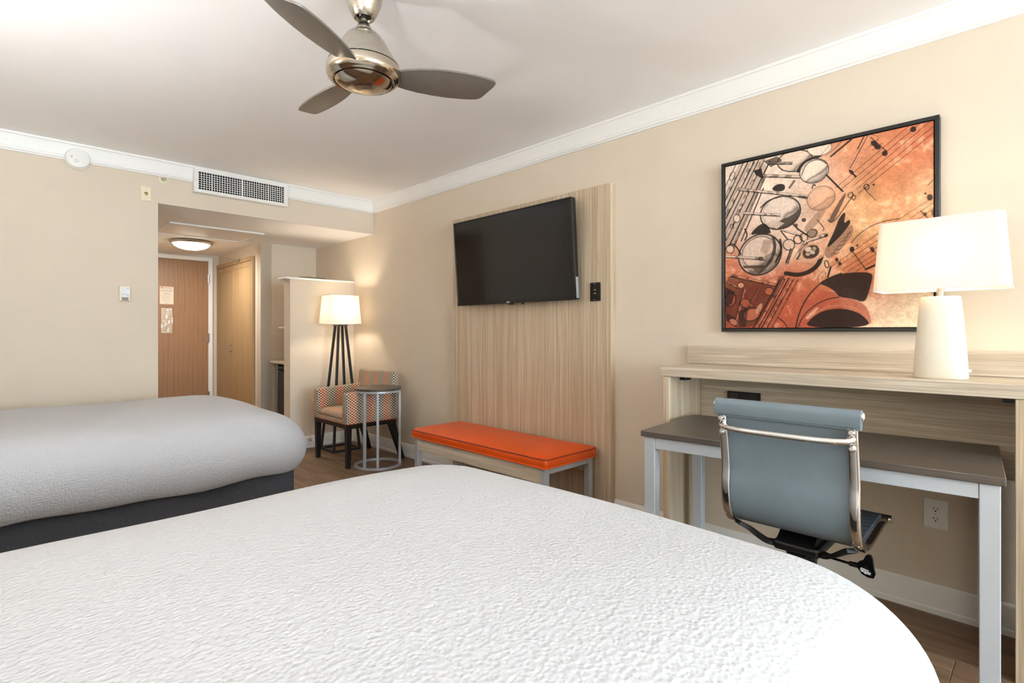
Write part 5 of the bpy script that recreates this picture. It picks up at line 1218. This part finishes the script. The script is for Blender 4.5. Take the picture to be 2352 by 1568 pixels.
('poly',[(0.082,0.817),(0.08,0.825),(0.076,0.833),(0.07,0.84),(0.065,0.845),(0.059,0.849),(0.051,0.851),(0.045,0.85),(0.037,0.847),(0.032,0.843),(0.026,0.836),(0.022,0.83),(0.02,0.821),(0.019,0.812),(0.02,0.804),(0.022,0.795),(0.026,0.786),(0.032,0.779),(0.037,0.774),(0.044,0.771),(0.051,0.769),(0.059,0.771),(0.065,0.773),(0.07,0.777),(0.076,0.784),(0.079,0.79),(0.082,0.799),(0.082,0.808)],'c0643f',0.8),
('line',[(0.082,0.817),(0.08,0.825),(0.076,0.833),(0.07,0.84),(0.065,0.845),(0.059,0.849),(0.051,0.851),(0.045,0.85),(0.037,0.847),(0.032,0.843),(0.026,0.836),(0.022,0.83),(0.02,0.821),(0.019,0.812),(0.02,0.804),(0.022,0.795),(0.026,0.786),(0.032,0.779),(0.037,0.774),(0.044,0.771),(0.051,0.769),(0.059,0.771),(0.065,0.773),(0.07,0.777),(0.076,0.784),(0.079,0.79),(0.082,0.799),(0.082,0.808),(0.082,0.817)],0.006,'3a302b',0.92),
('poly',[(0.215,0.885),(0.218,0.892),(0.217,0.9),(0.212,0.909),(0.207,0.917),(0.2,0.923),(0.191,0.93),(0.181,0.934),(0.17,0.937),(0.16,0.939),(0.15,0.937),(0.14,0.935),(0.133,0.931),(0.126,0.925),(0.123,0.918),(0.122,0.91),(0.123,0.902),(0.126,0.894),(0.132,0.886),(0.139,0.879),(0.149,0.873),(0.159,0.868),(0.169,0.866),(0.18,0.865),(0.19,0.866),(0.199,0.868),(0.207,0.873),(0.212,0.878)],'cd7a55',0.8),
('line',[(0.215,0.885),(0.218,0.892),(0.217,0.9),(0.212,0.909),(0.207,0.917),(0.2,0.923),(0.191,0.93),(0.181,0.934),(0.17,0.937),(0.16,0.939),(0.15,0.937),(0.14,0.935),(0.133,0.931),(0.126,0.925),(0.123,0.918),(0.122,0.91),(0.123,0.902),(0.126,0.894),(0.132,0.886),(0.139,0.879),(0.149,0.873),(0.159,0.868),(0.169,0.866),(0.18,0.865),(0.19,0.866),(0.199,0.868),(0.207,0.873),(0.212,0.878),(0.215,0.885)],0.0053,'3a302b',0.92),
('poly',[(0.025,0.738),(0.077,0.767),(0.06,0.836),(0.025,0.853)],'3a302b',0.85),
('poly',[(0.094,0.883),(0.153,0.857),(0.14,0.97),(0.103,0.97)],'3a302b',0.7),
('poly',[(0.025,0.889),(0.077,0.917),(0.085,0.974),(0.025,0.934)],'4a2b20',0.8),
('poly',[(0.091,0.956),(0.089,0.959),(0.085,0.962),(0.081,0.963),(0.076,0.964),(0.07,0.963),(0.065,0.96),(0.06,0.958),(0.055,0.955),(0.051,0.951),(0.048,0.946),(0.046,0.942),(0.045,0.937),(0.045,0.933),(0.046,0.93),(0.049,0.926),(0.052,0.924),(0.056,0.923),(0.062,0.923),(0.066,0.923),(0.071,0.925),(0.077,0.928),(0.082,0.931),(0.087,0.935),(0.089,0.94),(0.092,0.944),(0.092,0.948),(0.092,0.953)],'d08a66',0.8),
('line',[(0.091,0.956),(0.089,0.959),(0.085,0.962),(0.081,0.963),(0.076,0.964),(0.07,0.963),(0.065,0.96),(0.06,0.958),(0.055,0.955),(0.051,0.951),(0.048,0.946),(0.046,0.942),(0.045,0.937),(0.045,0.933),(0.046,0.93),(0.049,0.926),(0.052,0.924),(0.056,0.923),(0.062,0.923),(0.066,0.923),(0.071,0.925),(0.077,0.928),(0.082,0.931),(0.087,0.935),(0.089,0.94),(0.092,0.944),(0.092,0.948),(0.092,0.953),(0.091,0.956)],0.0033,'3a302b',0.92),
('poly',[(0.221,0.875),(0.217,0.88),(0.212,0.887),(0.208,0.891),(0.204,0.895),(0.2,0.897),(0.197,0.898),(0.194,0.898),(0.193,0.896),(0.192,0.891),(0.192,0.887),(0.193,0.881),(0.195,0.875),(0.197,0.868),(0.2,0.862),(0.205,0.855),(0.209,0.85),(0.213,0.845),(0.218,0.842),(0.221,0.84),(0.224,0.839),(0.226,0.84),(0.228,0.842),(0.229,0.845),(0.229,0.85),(0.228,0.855),(0.226,0.862),(0.224,0.868)],'e0a888',0.7),
('bar',(0.203,0.977),(0.343,0.707),0.0172,'d4805a','3a302b'),
('bar',(0.247,0.978),(0.385,0.71),0.0172,'d98a62','3a302b'),
('bar',(0.278,0.978),(0.411,0.717),0.0079,'b55f3c','3a302b'),
('line',[(0.225,0.978),(0.366,0.707)],0.006,'332a26',0.95),
('line',[(0.18,0.977),(0.321,0.714)],0.0066,'332a26',0.95),
('poly',[(0.313,0.697),(0.348,0.687),(0.29,0.812),(0.275,0.811)],'3a302b',0.6),
('line',[(0.309,0.921),(0.343,0.947),(0.358,0.978)],0.0053,'5a3a2c',0.95),
('poly',[(0.411,0.978),(0.433,0.908),(0.476,0.836),(0.525,0.791),(0.579,0.787),(0.645,0.829),(0.715,0.862),(0.733,0.914),(0.746,0.98)],'c8694a',0.75),
('poly',[(0.507,0.746),(0.552,0.719),(0.618,0.7),(0.683,0.699),(0.747,0.708),(0.741,0.751),(0.73,0.802),(0.712,0.858),(0.658,0.831),(0.602,0.822),(0.587,0.795),(0.552,0.765)],'3a302c',0.95),
('line',[(0.399,0.978),(0.414,0.907),(0.447,0.828),(0.497,0.762),(0.552,0.721),(0.612,0.7)],0.006,'332a26',0.95),
('line',[(0.511,0.743),(0.503,0.704),(0.542,0.675),(0.542,0.738)],0.0026,'7a4a34',0.8),
('line',[(0.411,0.976),(0.436,0.912),(0.497,0.854),(0.552,0.829),(0.602,0.822)],0.0046,'332a26',0.95),
('poly',[(0.44,0.932),(0.483,0.885),(0.511,0.866),(0.503,0.886),(0.468,0.932)],'f0c3a4',0.7),
('poly',[(0.438,0.979),(0.476,0.926),(0.525,0.891),(0.593,0.878),(0.658,0.89),(0.709,0.92),(0.744,0.98)],'392f2b',0.95),
('line',[(0.468,0.924),(0.525,0.878),(0.593,0.861),(0.665,0.875),(0.715,0.914)],0.0046,'e09c7c',0.7),
('line',[(0.586,0.257),(0.891,0.018)],0.0024,'3a302b',0.9),
('line',[(0.613,0.268),(0.929,0.021)],0.0024,'3a302b',0.9),
('line',[(0.667,0.259),(0.971,0.018)],0.0024,'3a302b',0.9),
('line',[(0.677,0.281),(0.976,0.049)],0.0024,'3a302b',0.9),
('line',[(0.685,0.303),(0.976,0.079)],0.0024,'3a302b',0.9),
('line',[(0.545,0.179),(0.62,0.281)],0.0049,'332a26',0.95),
('poly',[(0.914,0.037),(0.915,0.041),(0.915,0.044),(0.915,0.046),(0.914,0.049),(0.912,0.052),(0.91,0.053),(0.908,0.054),(0.905,0.055),(0.903,0.054),(0.9,0.053),(0.898,0.052),(0.896,0.049),(0.894,0.047),(0.893,0.044),(0.891,0.041),(0.891,0.038),(0.893,0.035),(0.894,0.032),(0.895,0.03),(0.897,0.029),(0.899,0.027),(0.901,0.027),(0.904,0.027),(0.907,0.029),(0.909,0.03),(0.911,0.032),(0.913,0.034)],'3a302b',0.95),
('line',[(0.893,0.048),(0.915,0.033)],0.0027,'332a26',0.95),
('poly',[(0.805,0.126),(0.805,0.128),(0.805,0.132),(0.805,0.135),(0.804,0.137),(0.802,0.139),(0.8,0.141),(0.798,0.142),(0.795,0.142),(0.793,0.141),(0.789,0.139),(0.787,0.138),(0.785,0.136),(0.784,0.133),(0.783,0.131),(0.782,0.127),(0.782,0.124),(0.783,0.122),(0.784,0.12),(0.786,0.117),(0.788,0.115),(0.79,0.115),(0.793,0.114),(0.796,0.115),(0.798,0.116),(0.8,0.119),(0.802,0.121),(0.804,0.123)],'3a302b',0.95),
('poly',[(0.765,0.078),(0.764,0.081),(0.762,0.082),(0.759,0.083),(0.757,0.083),(0.754,0.083),(0.751,0.082),(0.747,0.08),(0.744,0.078),(0.742,0.075),(0.74,0.071),(0.738,0.068),(0.737,0.065),(0.737,0.061),(0.737,0.058),(0.738,0.056),(0.74,0.055),(0.742,0.054),(0.745,0.054),(0.749,0.054),(0.752,0.055),(0.755,0.057),(0.758,0.059),(0.76,0.063),(0.762,0.066),(0.765,0.069),(0.766,0.072),(0.766,0.076)],'3a302b',0.95),
('poly',[(0.778,0.099),(0.776,0.101),(0.775,0.103),(0.773,0.103),(0.77,0.103),(0.767,0.103),(0.764,0.102),(0.76,0.1),(0.757,0.098),(0.755,0.094),(0.753,0.091),(0.751,0.088),(0.75,0.086),(0.75,0.082),(0.75,0.08),(0.751,0.078),(0.753,0.076),(0.755,0.076),(0.758,0.075),(0.761,0.076),(0.765,0.077),(0.768,0.079),(0.77,0.081),(0.773,0.085),(0.775,0.088),(0.778,0.09),(0.778,0.093),(0.779,0.097)],'3a302b',0.95),
('line',[(0.737,0.035),(0.802,0.121)],0.0032,'332a26',0.95),
('line',[(0.733,0.078),(0.767,0.052)],0.0027,'332a26',0.95),
('line',[(0.745,0.102),(0.782,0.076)],0.0027,'332a26',0.95),
('line',[(0.743,0.024),(0.764,0.034),(0.769,0.048)],0.0022,'3a302b',0.7),
('poly',[(0.64,0.171),(0.664,0.184),(0.667,0.203),(0.681,0.214),(0.671,0.223),(0.663,0.205),(0.652,0.2)],'352c28',0.95),
('line',[(0.726,0.021),(0.687,0.097),(0.65,0.169)],0.0032,'332a26',0.95),
('line',[(0.709,0.023),(0.683,0.077)],0.0054,'3a302b',0.85),
('line',[(0.566,0.088),(0.655,0.024)],0.0081,'332a26',0.95),
('line',[(0.542,0.078),(0.565,0.066),(0.613,0.024)],0.0027,'3a302b',0.8),
('line',[(0.52,0.069),(0.572,0.016)],0.0022,'3a302b',0.7),
('line',[(0.728,0.272),(0.729,0.276),(0.73,0.279),(0.73,0.281),(0.729,0.284),(0.728,0.286),(0.727,0.289),(0.725,0.29),(0.723,0.291),(0.721,0.291),(0.718,0.29),(0.716,0.289),(0.714,0.286),(0.712,0.284),(0.711,0.281),(0.71,0.279),(0.709,0.276),(0.709,0.272),(0.71,0.27),(0.711,0.268),(0.712,0.266),(0.714,0.265),(0.716,0.263),(0.718,0.263),(0.721,0.265),(0.723,0.266),(0.725,0.268),(0.727,0.27),(0.728,0.272)],0.0049,'3a302b',0.92),
('line',[(0.713,0.286),(0.727,0.27)],0.0032,'332a26',0.95),
('poly',[(0.754,0.273),(0.754,0.274),(0.753,0.276),(0.753,0.277),(0.752,0.278),(0.751,0.278),(0.751,0.278),(0.75,0.278),(0.749,0.278),(0.747,0.277),(0.746,0.277),(0.745,0.276),(0.745,0.274),(0.744,0.273),(0.744,0.272),(0.744,0.27),(0.745,0.269),(0.745,0.269),(0.746,0.268),(0.747,0.268),(0.749,0.267),(0.75,0.267),(0.751,0.268),(0.751,0.268),(0.752,0.269),(0.753,0.27),(0.753,0.271),(0.754,0.272)],'3a302b',0.95),
('line',[(0.714,0.29),(0.758,0.352)],0.0024,'332a26',0.95),
('line',[(0.602,0.328),(0.667,0.29)],0.0022,'3a302b',0.6),
('line',[(0.66,0.312),(0.658,0.314),(0.656,0.316),(0.654,0.317),(0.652,0.318),(0.65,0.318),(0.648,0.317),(0.645,0.316),(0.643,0.314),(0.642,0.312),(0.642,0.31),(0.641,0.306),(0.641,0.303),(0.642,0.301),(0.643,0.297),(0.645,0.295),(0.648,0.293),(0.65,0.292),(0.652,0.291),(0.654,0.291),(0.656,0.292),(0.658,0.293),(0.659,0.295),(0.661,0.297),(0.661,0.3),(0.663,0.303),(0.661,0.306),(0.661,0.308),(0.66,0.312)],0.0032,'3a302b',0.92),
('line',[(0.672,0.326),(0.671,0.328),(0.67,0.33),(0.668,0.332),(0.666,0.332),(0.665,0.333),(0.663,0.332),(0.661,0.33),(0.66,0.329),(0.659,0.327),(0.658,0.325),(0.658,0.323),(0.658,0.321),(0.659,0.318),(0.66,0.315),(0.661,0.314),(0.663,0.312),(0.665,0.311),(0.667,0.31),(0.668,0.31),(0.67,0.311),(0.671,0.312),(0.673,0.313),(0.674,0.315),(0.674,0.317),(0.674,0.319),(0.674,0.322),(0.673,0.324),(0.672,0.326)],0.0032,'3a302b',0.92),
('line',[(0.562,0.666),(0.831,0.47)],0.0024,'3a302b',0.85),
('line',[(0.586,0.673),(0.841,0.497)],0.0024,'3a302b',0.85),
('line',[(0.613,0.685),(0.841,0.53)],0.0024,'3a302b',0.85),
('line',[(0.64,0.694),(0.841,0.56)],0.0024,'3a302b',0.85),
('line',[(0.677,0.694),(0.841,0.586)],0.0024,'3a302b',0.85),
('line',[(0.831,0.47),(0.975,0.378)],0.0024,'3a302b',0.7),
('line',[(0.841,0.497),(0.98,0.401)],0.0024,'3a302b',0.7),
('line',[(0.841,0.53),(0.98,0.427)],0.0024,'3a302b',0.7),
('line',[(0.655,0.55),(0.687,0.509),(0.738,0.474),(0.793,0.458),(0.85,0.456)],0.0032,'332a26',0.95),
('line',[(0.957,0.317),(0.976,0.297)],0.0027,'332a26',0.95),
('poly',[(0.668,0.586),(0.667,0.589),(0.665,0.592),(0.664,0.594),(0.661,0.595),(0.658,0.595),(0.656,0.595),(0.654,0.594),(0.652,0.593),(0.65,0.591),(0.649,0.588),(0.648,0.585),(0.648,0.582),(0.648,0.578),(0.649,0.576),(0.65,0.573),(0.651,0.571),(0.653,0.569),(0.655,0.568),(0.657,0.568),(0.66,0.568),(0.663,0.569),(0.665,0.57),(0.666,0.572),(0.668,0.574),(0.668,0.577),(0.669,0.581),(0.669,0.584)],'3a302b',0.95),
('poly',[(0.685,0.565),(0.685,0.566),(0.685,0.568),(0.685,0.569),(0.684,0.57),(0.683,0.57),(0.682,0.571),(0.681,0.571),(0.68,0.57),(0.679,0.57),(0.678,0.569),(0.678,0.568),(0.677,0.566),(0.677,0.565),(0.677,0.564),(0.677,0.563),(0.677,0.562),(0.678,0.561),(0.678,0.56),(0.679,0.56),(0.68,0.559),(0.681,0.559),(0.682,0.56),(0.683,0.56),(0.684,0.561),(0.685,0.562),(0.685,0.563),(0.685,0.564)],'3a302b',0.95),
('line',[(0.656,0.586),(0.717,0.688)],0.0032,'332a26',0.95),
('line',[(0.717,0.688),(0.758,0.67)],0.0092,'332a26',0.95),
('poly',[(0.751,0.591),(0.752,0.594),(0.752,0.597),(0.752,0.599),(0.752,0.603),(0.751,0.605),(0.75,0.606),(0.747,0.607),(0.746,0.607),(0.744,0.607),(0.742,0.606),(0.74,0.604),(0.739,0.602),(0.737,0.598),(0.736,0.595),(0.736,0.592),(0.735,0.588),(0.736,0.586),(0.736,0.583),(0.737,0.581),(0.738,0.58),(0.74,0.578),(0.741,0.578),(0.743,0.578),(0.745,0.581),(0.747,0.582),(0.749,0.584),(0.75,0.587)],'3a302b',0.85),
('line',[(0.732,0.58),(0.756,0.609)],0.0032,'332a26',0.95),
('poly',[(0.975,0.377),(0.975,0.38),(0.974,0.383),(0.973,0.385),(0.971,0.387),(0.97,0.389),(0.967,0.39),(0.965,0.39),(0.962,0.389),(0.96,0.387),(0.958,0.385),(0.956,0.382),(0.955,0.38),(0.954,0.377),(0.954,0.372),(0.954,0.369),(0.955,0.367),(0.956,0.363),(0.958,0.362),(0.96,0.36),(0.962,0.36),(0.965,0.36),(0.967,0.361),(0.97,0.362),(0.971,0.364),(0.973,0.367),(0.974,0.37),(0.975,0.373)],'5a4638',0.95),
('poly',[(0.953,0.355),(0.953,0.356),(0.953,0.357),(0.953,0.358),(0.952,0.359),(0.951,0.359),(0.949,0.359),(0.949,0.359),(0.948,0.359),(0.947,0.358),(0.946,0.358),(0.946,0.357),(0.945,0.356),(0.945,0.355),(0.945,0.353),(0.945,0.352),(0.945,0.351),(0.946,0.35),(0.946,0.349),(0.947,0.349),(0.948,0.349),(0.949,0.349),(0.949,0.349),(0.951,0.35),(0.952,0.35),(0.953,0.351),(0.953,0.352),(0.953,0.353)],'5a4638',0.95),
('line',[(0.931,0.432),(0.962,0.477)],0.0032,'6b5040',0.95),
('poly',[(0.955,0.451),(0.954,0.453),(0.954,0.454),(0.953,0.457),(0.952,0.458),(0.951,0.458),(0.948,0.459),(0.947,0.459),(0.945,0.458),(0.944,0.457),(0.943,0.456),(0.942,0.454),(0.941,0.453),(0.94,0.451),(0.94,0.449),(0.94,0.448),(0.941,0.446),(0.942,0.445),(0.943,0.443),(0.944,0.442),(0.945,0.442),(0.947,0.442),(0.948,0.442),(0.951,0.443),(0.952,0.445),(0.953,0.447),(0.954,0.448),(0.954,0.45)],'5a4638',0.9),
('poly',[(0.984,0.45),(0.983,0.453),(0.983,0.457),(0.982,0.459),(0.981,0.461),(0.98,0.462),(0.979,0.463),(0.976,0.463),(0.975,0.463),(0.973,0.462),(0.972,0.46),(0.971,0.457),(0.97,0.454),(0.97,0.451),(0.97,0.448),(0.97,0.445),(0.97,0.441),(0.971,0.439),(0.972,0.437),(0.973,0.435),(0.975,0.435),(0.976,0.434),(0.979,0.435),(0.98,0.436),(0.981,0.438),(0.982,0.44),(0.983,0.443),(0.983,0.447)],'8a7560',0.9),
('poly',[(0.599,0.629),(0.599,0.631),(0.599,0.633),(0.598,0.634),(0.597,0.637),(0.595,0.638),(0.594,0.638),(0.592,0.638),(0.591,0.638),(0.588,0.637),(0.587,0.636),(0.586,0.633),(0.585,0.632),(0.584,0.63),(0.584,0.628),(0.584,0.625),(0.585,0.623),(0.586,0.621),(0.587,0.62),(0.588,0.619),(0.591,0.618),(0.592,0.618),(0.594,0.618),(0.595,0.619),(0.597,0.62),(0.598,0.622),(0.599,0.625),(0.599,0.627)],'3a302b',0.9),
('poly',[(0.613,0.65),(0.613,0.652),(0.612,0.654),(0.611,0.656),(0.61,0.658),(0.609,0.659),(0.607,0.66),(0.606,0.66),(0.603,0.66),(0.602,0.659),(0.6,0.658),(0.599,0.655),(0.598,0.653),(0.598,0.651),(0.598,0.649),(0.598,0.647),(0.598,0.644),(0.599,0.643),(0.6,0.641),(0.602,0.64),(0.603,0.64),(0.606,0.64),(0.607,0.64),(0.609,0.641),(0.61,0.642),(0.611,0.644),(0.612,0.645),(0.613,0.648)],'3a302b',0.9),
('line',[(0.555,0.645),(0.556,0.65),(0.556,0.654),(0.556,0.658),(0.555,0.661),(0.554,0.663),(0.553,0.665),(0.551,0.666),(0.549,0.666),(0.546,0.665),(0.544,0.663),(0.542,0.661),(0.541,0.658),(0.539,0.653),(0.538,0.649),(0.538,0.644),(0.537,0.641),(0.537,0.637),(0.538,0.633),(0.539,0.631),(0.541,0.629),(0.542,0.628),(0.544,0.628),(0.546,0.629),(0.549,0.631),(0.551,0.634),(0.553,0.638),(0.554,0.641),(0.555,0.645)],0.0043,'3a302b',0.92),
('line',[(0.565,0.662),(0.551,0.715)],0.0076,'332a26',0.95),
]
# ------------------------------------------------------------------ framed print over the desk
AW_, AH_ = 0.9305, 0.911
fp = thing('framed_print', 'square framed print of a saxophone and music notes above the desk', 'picture', (XA, 0.3270 + AW_ / 2, 1.2010 + AH_ / 2))
hw, hh, fb = AW_ / 2, AH_ / 2, 0.0165
for lo, hi in (((-0.042, -hw, hh - fb), (-0.0005, hw, hh)), ((-0.042, -hw, -hh), (-0.0005, hw, -hh + fb)), ((-0.042, -hw, -hh + fb), (-0.0005, -hw + fb, hh - fb)), ((-0.042, hw - fb, -hh + fb), (-0.0005, hw, hh - fb))):
    obj('frame_bar', box(lo, hi, 0.0015, 1), 'black_plastic', fp, label='black floater frame bar')
obj('backing', box((-0.012, -hw + fb, -hh + fb), (-0.001, hw - fb, hh - fb)), 'duct_dark', fp)

def hexl(h): return np.array(lin(h)[:3])
def art_pixels(NW, NH, s0, s1):
    S, Tt = np.meshgrid(np.linspace(s0, s1, NW), np.linspace(s0, s1, NH))
    img = np.zeros((NH, NW, 3)); wsum = np.zeros((NH, NW))
    for (a, b), c in ART_BG:
        w = np.exp(-((S - a) ** 2 + (Tt - b) ** 2) / (2 * 0.075 ** 2)) + 1e-6
        img += w[..., None] * hexl(c); wsum += w
    img /= wsum[..., None]
    rs = np.random.RandomState(2)
    def vnoise(f):
        gN = rs.rand(f + 2, f + 2)
        x = (S - s0) / (s1 - s0) * f; y = (Tt - s0) / (s1 - s0) * f
        i = np.clip(x.astype(int), 0, f); j = np.clip(y.astype(int), 0, f); u = x - i; v = y - j
        u = u * u * (3 - 2 * u); v = v * v * (3 - 2 * v)
        return (gN[j, i] * (1 - u) + gN[j, i + 1] * u) * (1 - v) + (gN[j + 1, i] * (1 - u) + gN[j + 1, i + 1] * u) * v
    mott = 0.35 * vnoise(7) + 0.30 * vnoise(17) + 0.2 * vnoise(41) + 0.15 * vnoise(90)
    img *= (0.62 + 0.76 * mott)[..., None]
    lightm = np.clip((mott - 0.56) * 4.2, 0, 0.75)
    img = img * (1 - lightm[..., None] * 0.6) + np.array(hexl('fbe6c8')) * lightm[..., None] * 0.6
    grain = 0.9 + 0.2 * vnoise(140)
    dx = (s1 - s0) / NW
    def over(col, a):
        nonlocal img
        img = img * (1 - a[..., None]) + hexl(col) * a[..., None]
    def seg_dist(p, q):
        d = np.array(q) - np.array(p); L2 = max(d @ d, 1e-9)
        t = np.clip(((S - p[0]) * d[0] + (Tt - p[1]) * d[1]) / L2, 0, 1)
        return np.hypot(S - p[0] - t * d[0], Tt - p[1] - t * d[1])
    def chaikin(P, closed, k=2):
        P = [tuple(p) for p in P]
        for _i in range(k):
            Q = [] if closed else [P[0]]
            rng = range(len(P)) if closed else range(len(P) - 1)
            for i in rng:
                a, b = P[i], P[(i + 1) % len(P)]
                Q.append((a[0] * .75 + b[0] * .25, a[1] * .75 + b[1] * .25)); Q.append((a[0] * .25 + b[0] * .75, a[1] * .25 + b[1] * .75))
            if not closed: Q.append(P[-1])
            P = Q
        return P
    warp = vnoise(26) - 0.5; warp2 = vnoise(60) - 0.5
    for sh in ART:
        if sh[0] == 'line':
            _, pts, w, col, al = sh
            if 3 <= len(pts) < 20: pts = chaikin(pts, False)
            w = w * 1.15
            D = np.full(S.shape, 9.0)
            for p, q in zip(pts[:-1], pts[1:]): D = np.minimum(D, seg_dist(p, q))
            over(col, np.clip((w / 2 - D) / dx + 0.5, 0, 1) * al)
        elif sh[0] == 'poly':
            _, pts, col, al = sh
            cup = len(pts) == 28
            if 5 <= len(pts) < 20: pts = chaikin(pts, True)
            ins = np.zeros(S.shape, bool); D = np.full(S.shape, 9.0)
            for p, q in zip(pts, pts[1:] + pts[:1]):
                c = (p[1] > Tt) != (q[1] > Tt)
                with np.errstate(all='ignore'):
                    xi = (q[0] - p[0]) * (Tt - p[1]) / (q[1] - p[1] + 1e-12) + p[0]
                ins ^= c & (S < xi)
                D = np.minimum(D, seg_dist(p, q))
            a = np.clip(np.where(ins, D, -D) / dx + 0.5, 0, 1) * al
            over(col, a)
            if cup:
                P = np.array(pts); c0 = P.mean(0); rr = np.hypot(*(P - c0).T).max()
                if rr > 0.06 and hexl(col).mean() > 0.25:          # drawn reflections inside a key cup
                    q = ((S - c0[0]) * 0.55 + (Tt - c0[1]) * 0.85) / rr
                    e = np.hypot(S - c0[0], Tt - c0[1]) / rr
                    kk = np.clip((q - 0.15) * 0.9, 0, 0.55) + 0.5 * np.exp(-((q - 0.42 + warp * 0.35) / 0.09) ** 2) + 0.35 * np.exp(-((e - 0.86 + warp2 * 0.1) / 0.04) ** 2)
                    over('4a3d36', np.clip(kk, 0, 0.8) * a)
        else:
            _, p, q, w, col, dark = sh
            d = np.array(q) - np.array(p); L = np.hypot(*d); n = np.array((-d[1], d[0])) / L
            t = ((S - p[0]) * d[0] + (Tt - p[1]) * d[1]) / (L * L)
            e = ((S - p[0]) * n[0] + (Tt - p[1]) * n[1]) / (w / 2)
            inside = np.clip((1 - np.abs(e)) * (w / 2) / dx + 0.5, 0, 1) * np.clip(np.minimum(t, 1 - t) * L / dx + 0.5, 0, 1)
            k = np.clip((np.abs(e + 0.15) - 0.5) * 3.2, 0, 1)          # drawn dark edges of a rod
            k2 = np.exp(-((e - 0.25 + warp * 0.5) / 0.13) ** 2) * 0.65 + np.clip(warp2 * 2.2, 0, 0.5)
            kk = np.clip(k + k2, 0, 1)[..., None]
            c = hexl(col) * (1 - kk) + hexl(dark) * kk
            img = img * (1 - inside[..., None] * 0.95) + c * inside[..., None] * 0.95
    return np.clip(img * grain[..., None], 0, 1) ** 1.22
NW = NH = 430
e0 = (fb + 0.004) / AW_
pix = art_pixels(NW, NH, e0, 1 - e0)
pix = pix * 0.86 + 0.14 * (pix @ np.array([0.3, 0.55, 0.15]))[..., None]
bmv = []
ys = hw - np.linspace(e0, 1 - e0, NW) * AW_; zs = hh - np.linspace(e0, 1 - e0, NH) * AH_
co_ = np.zeros((NH, NW, 3)); co_[..., 0] = -0.036; co_[..., 1] = ys[None, :]; co_[..., 2] = zs[:, None]
idx = np.arange(NH * NW).reshape(NH, NW)
fc = np.stack([idx[:-1, :-1], idx[1:, :-1], idx[1:, 1:], idx[:-1, 1:]], -1).reshape(-1, 4)
# edge skirt gives the canvas its thickness
me = bpy.data.meshes.new('canvas')
border = list(idx[0, :]) + list(idx[1:, -1]) + list(idx[-1, -2::-1]) + list(idx[-2:0:-1, 0])
back = co_.reshape(-1, 3)[border].copy(); back[:, 0] = -0.0125
nb = len(border); off = NH * NW
sk = [(border[i], border[(i + 1) % nb], off + (i + 1) % nb, off + i) for i in range(nb)]
me.from_pydata(np.vstack([co_.reshape(-1, 3), back]).tolist(), [], fc.tolist() + sk)
at = me.color_attributes.new('print', 'FLOAT_COLOR', 'POINT')
cols = np.ones((NH * NW + nb, 4)); cols[:NH * NW, :3] = pix.reshape(-1, 3); cols[NH * NW:, :3] = 0.03
at.data.foreach_set('color', cols.ravel())
me.update()
t = NT('printed_canvas'); a_ = t.new('ShaderNodeVertexColor', layer_name='print')
t.base(a_.outputs[0]); t.set(Roughness=0.65); t.b.inputs['Specular IOR Level'].default_value = 0.2; t.bump(t.noise(t.coord(), 900, 1), 0.12, 0.0005)
me.materials.append(t.m)
cv = bpy.data.objects.new('canvas', me); COL.objects.link(cv); cv.parent = fp
cv['label'] = 'orange and cream canvas printed with a saxophone and music notes'
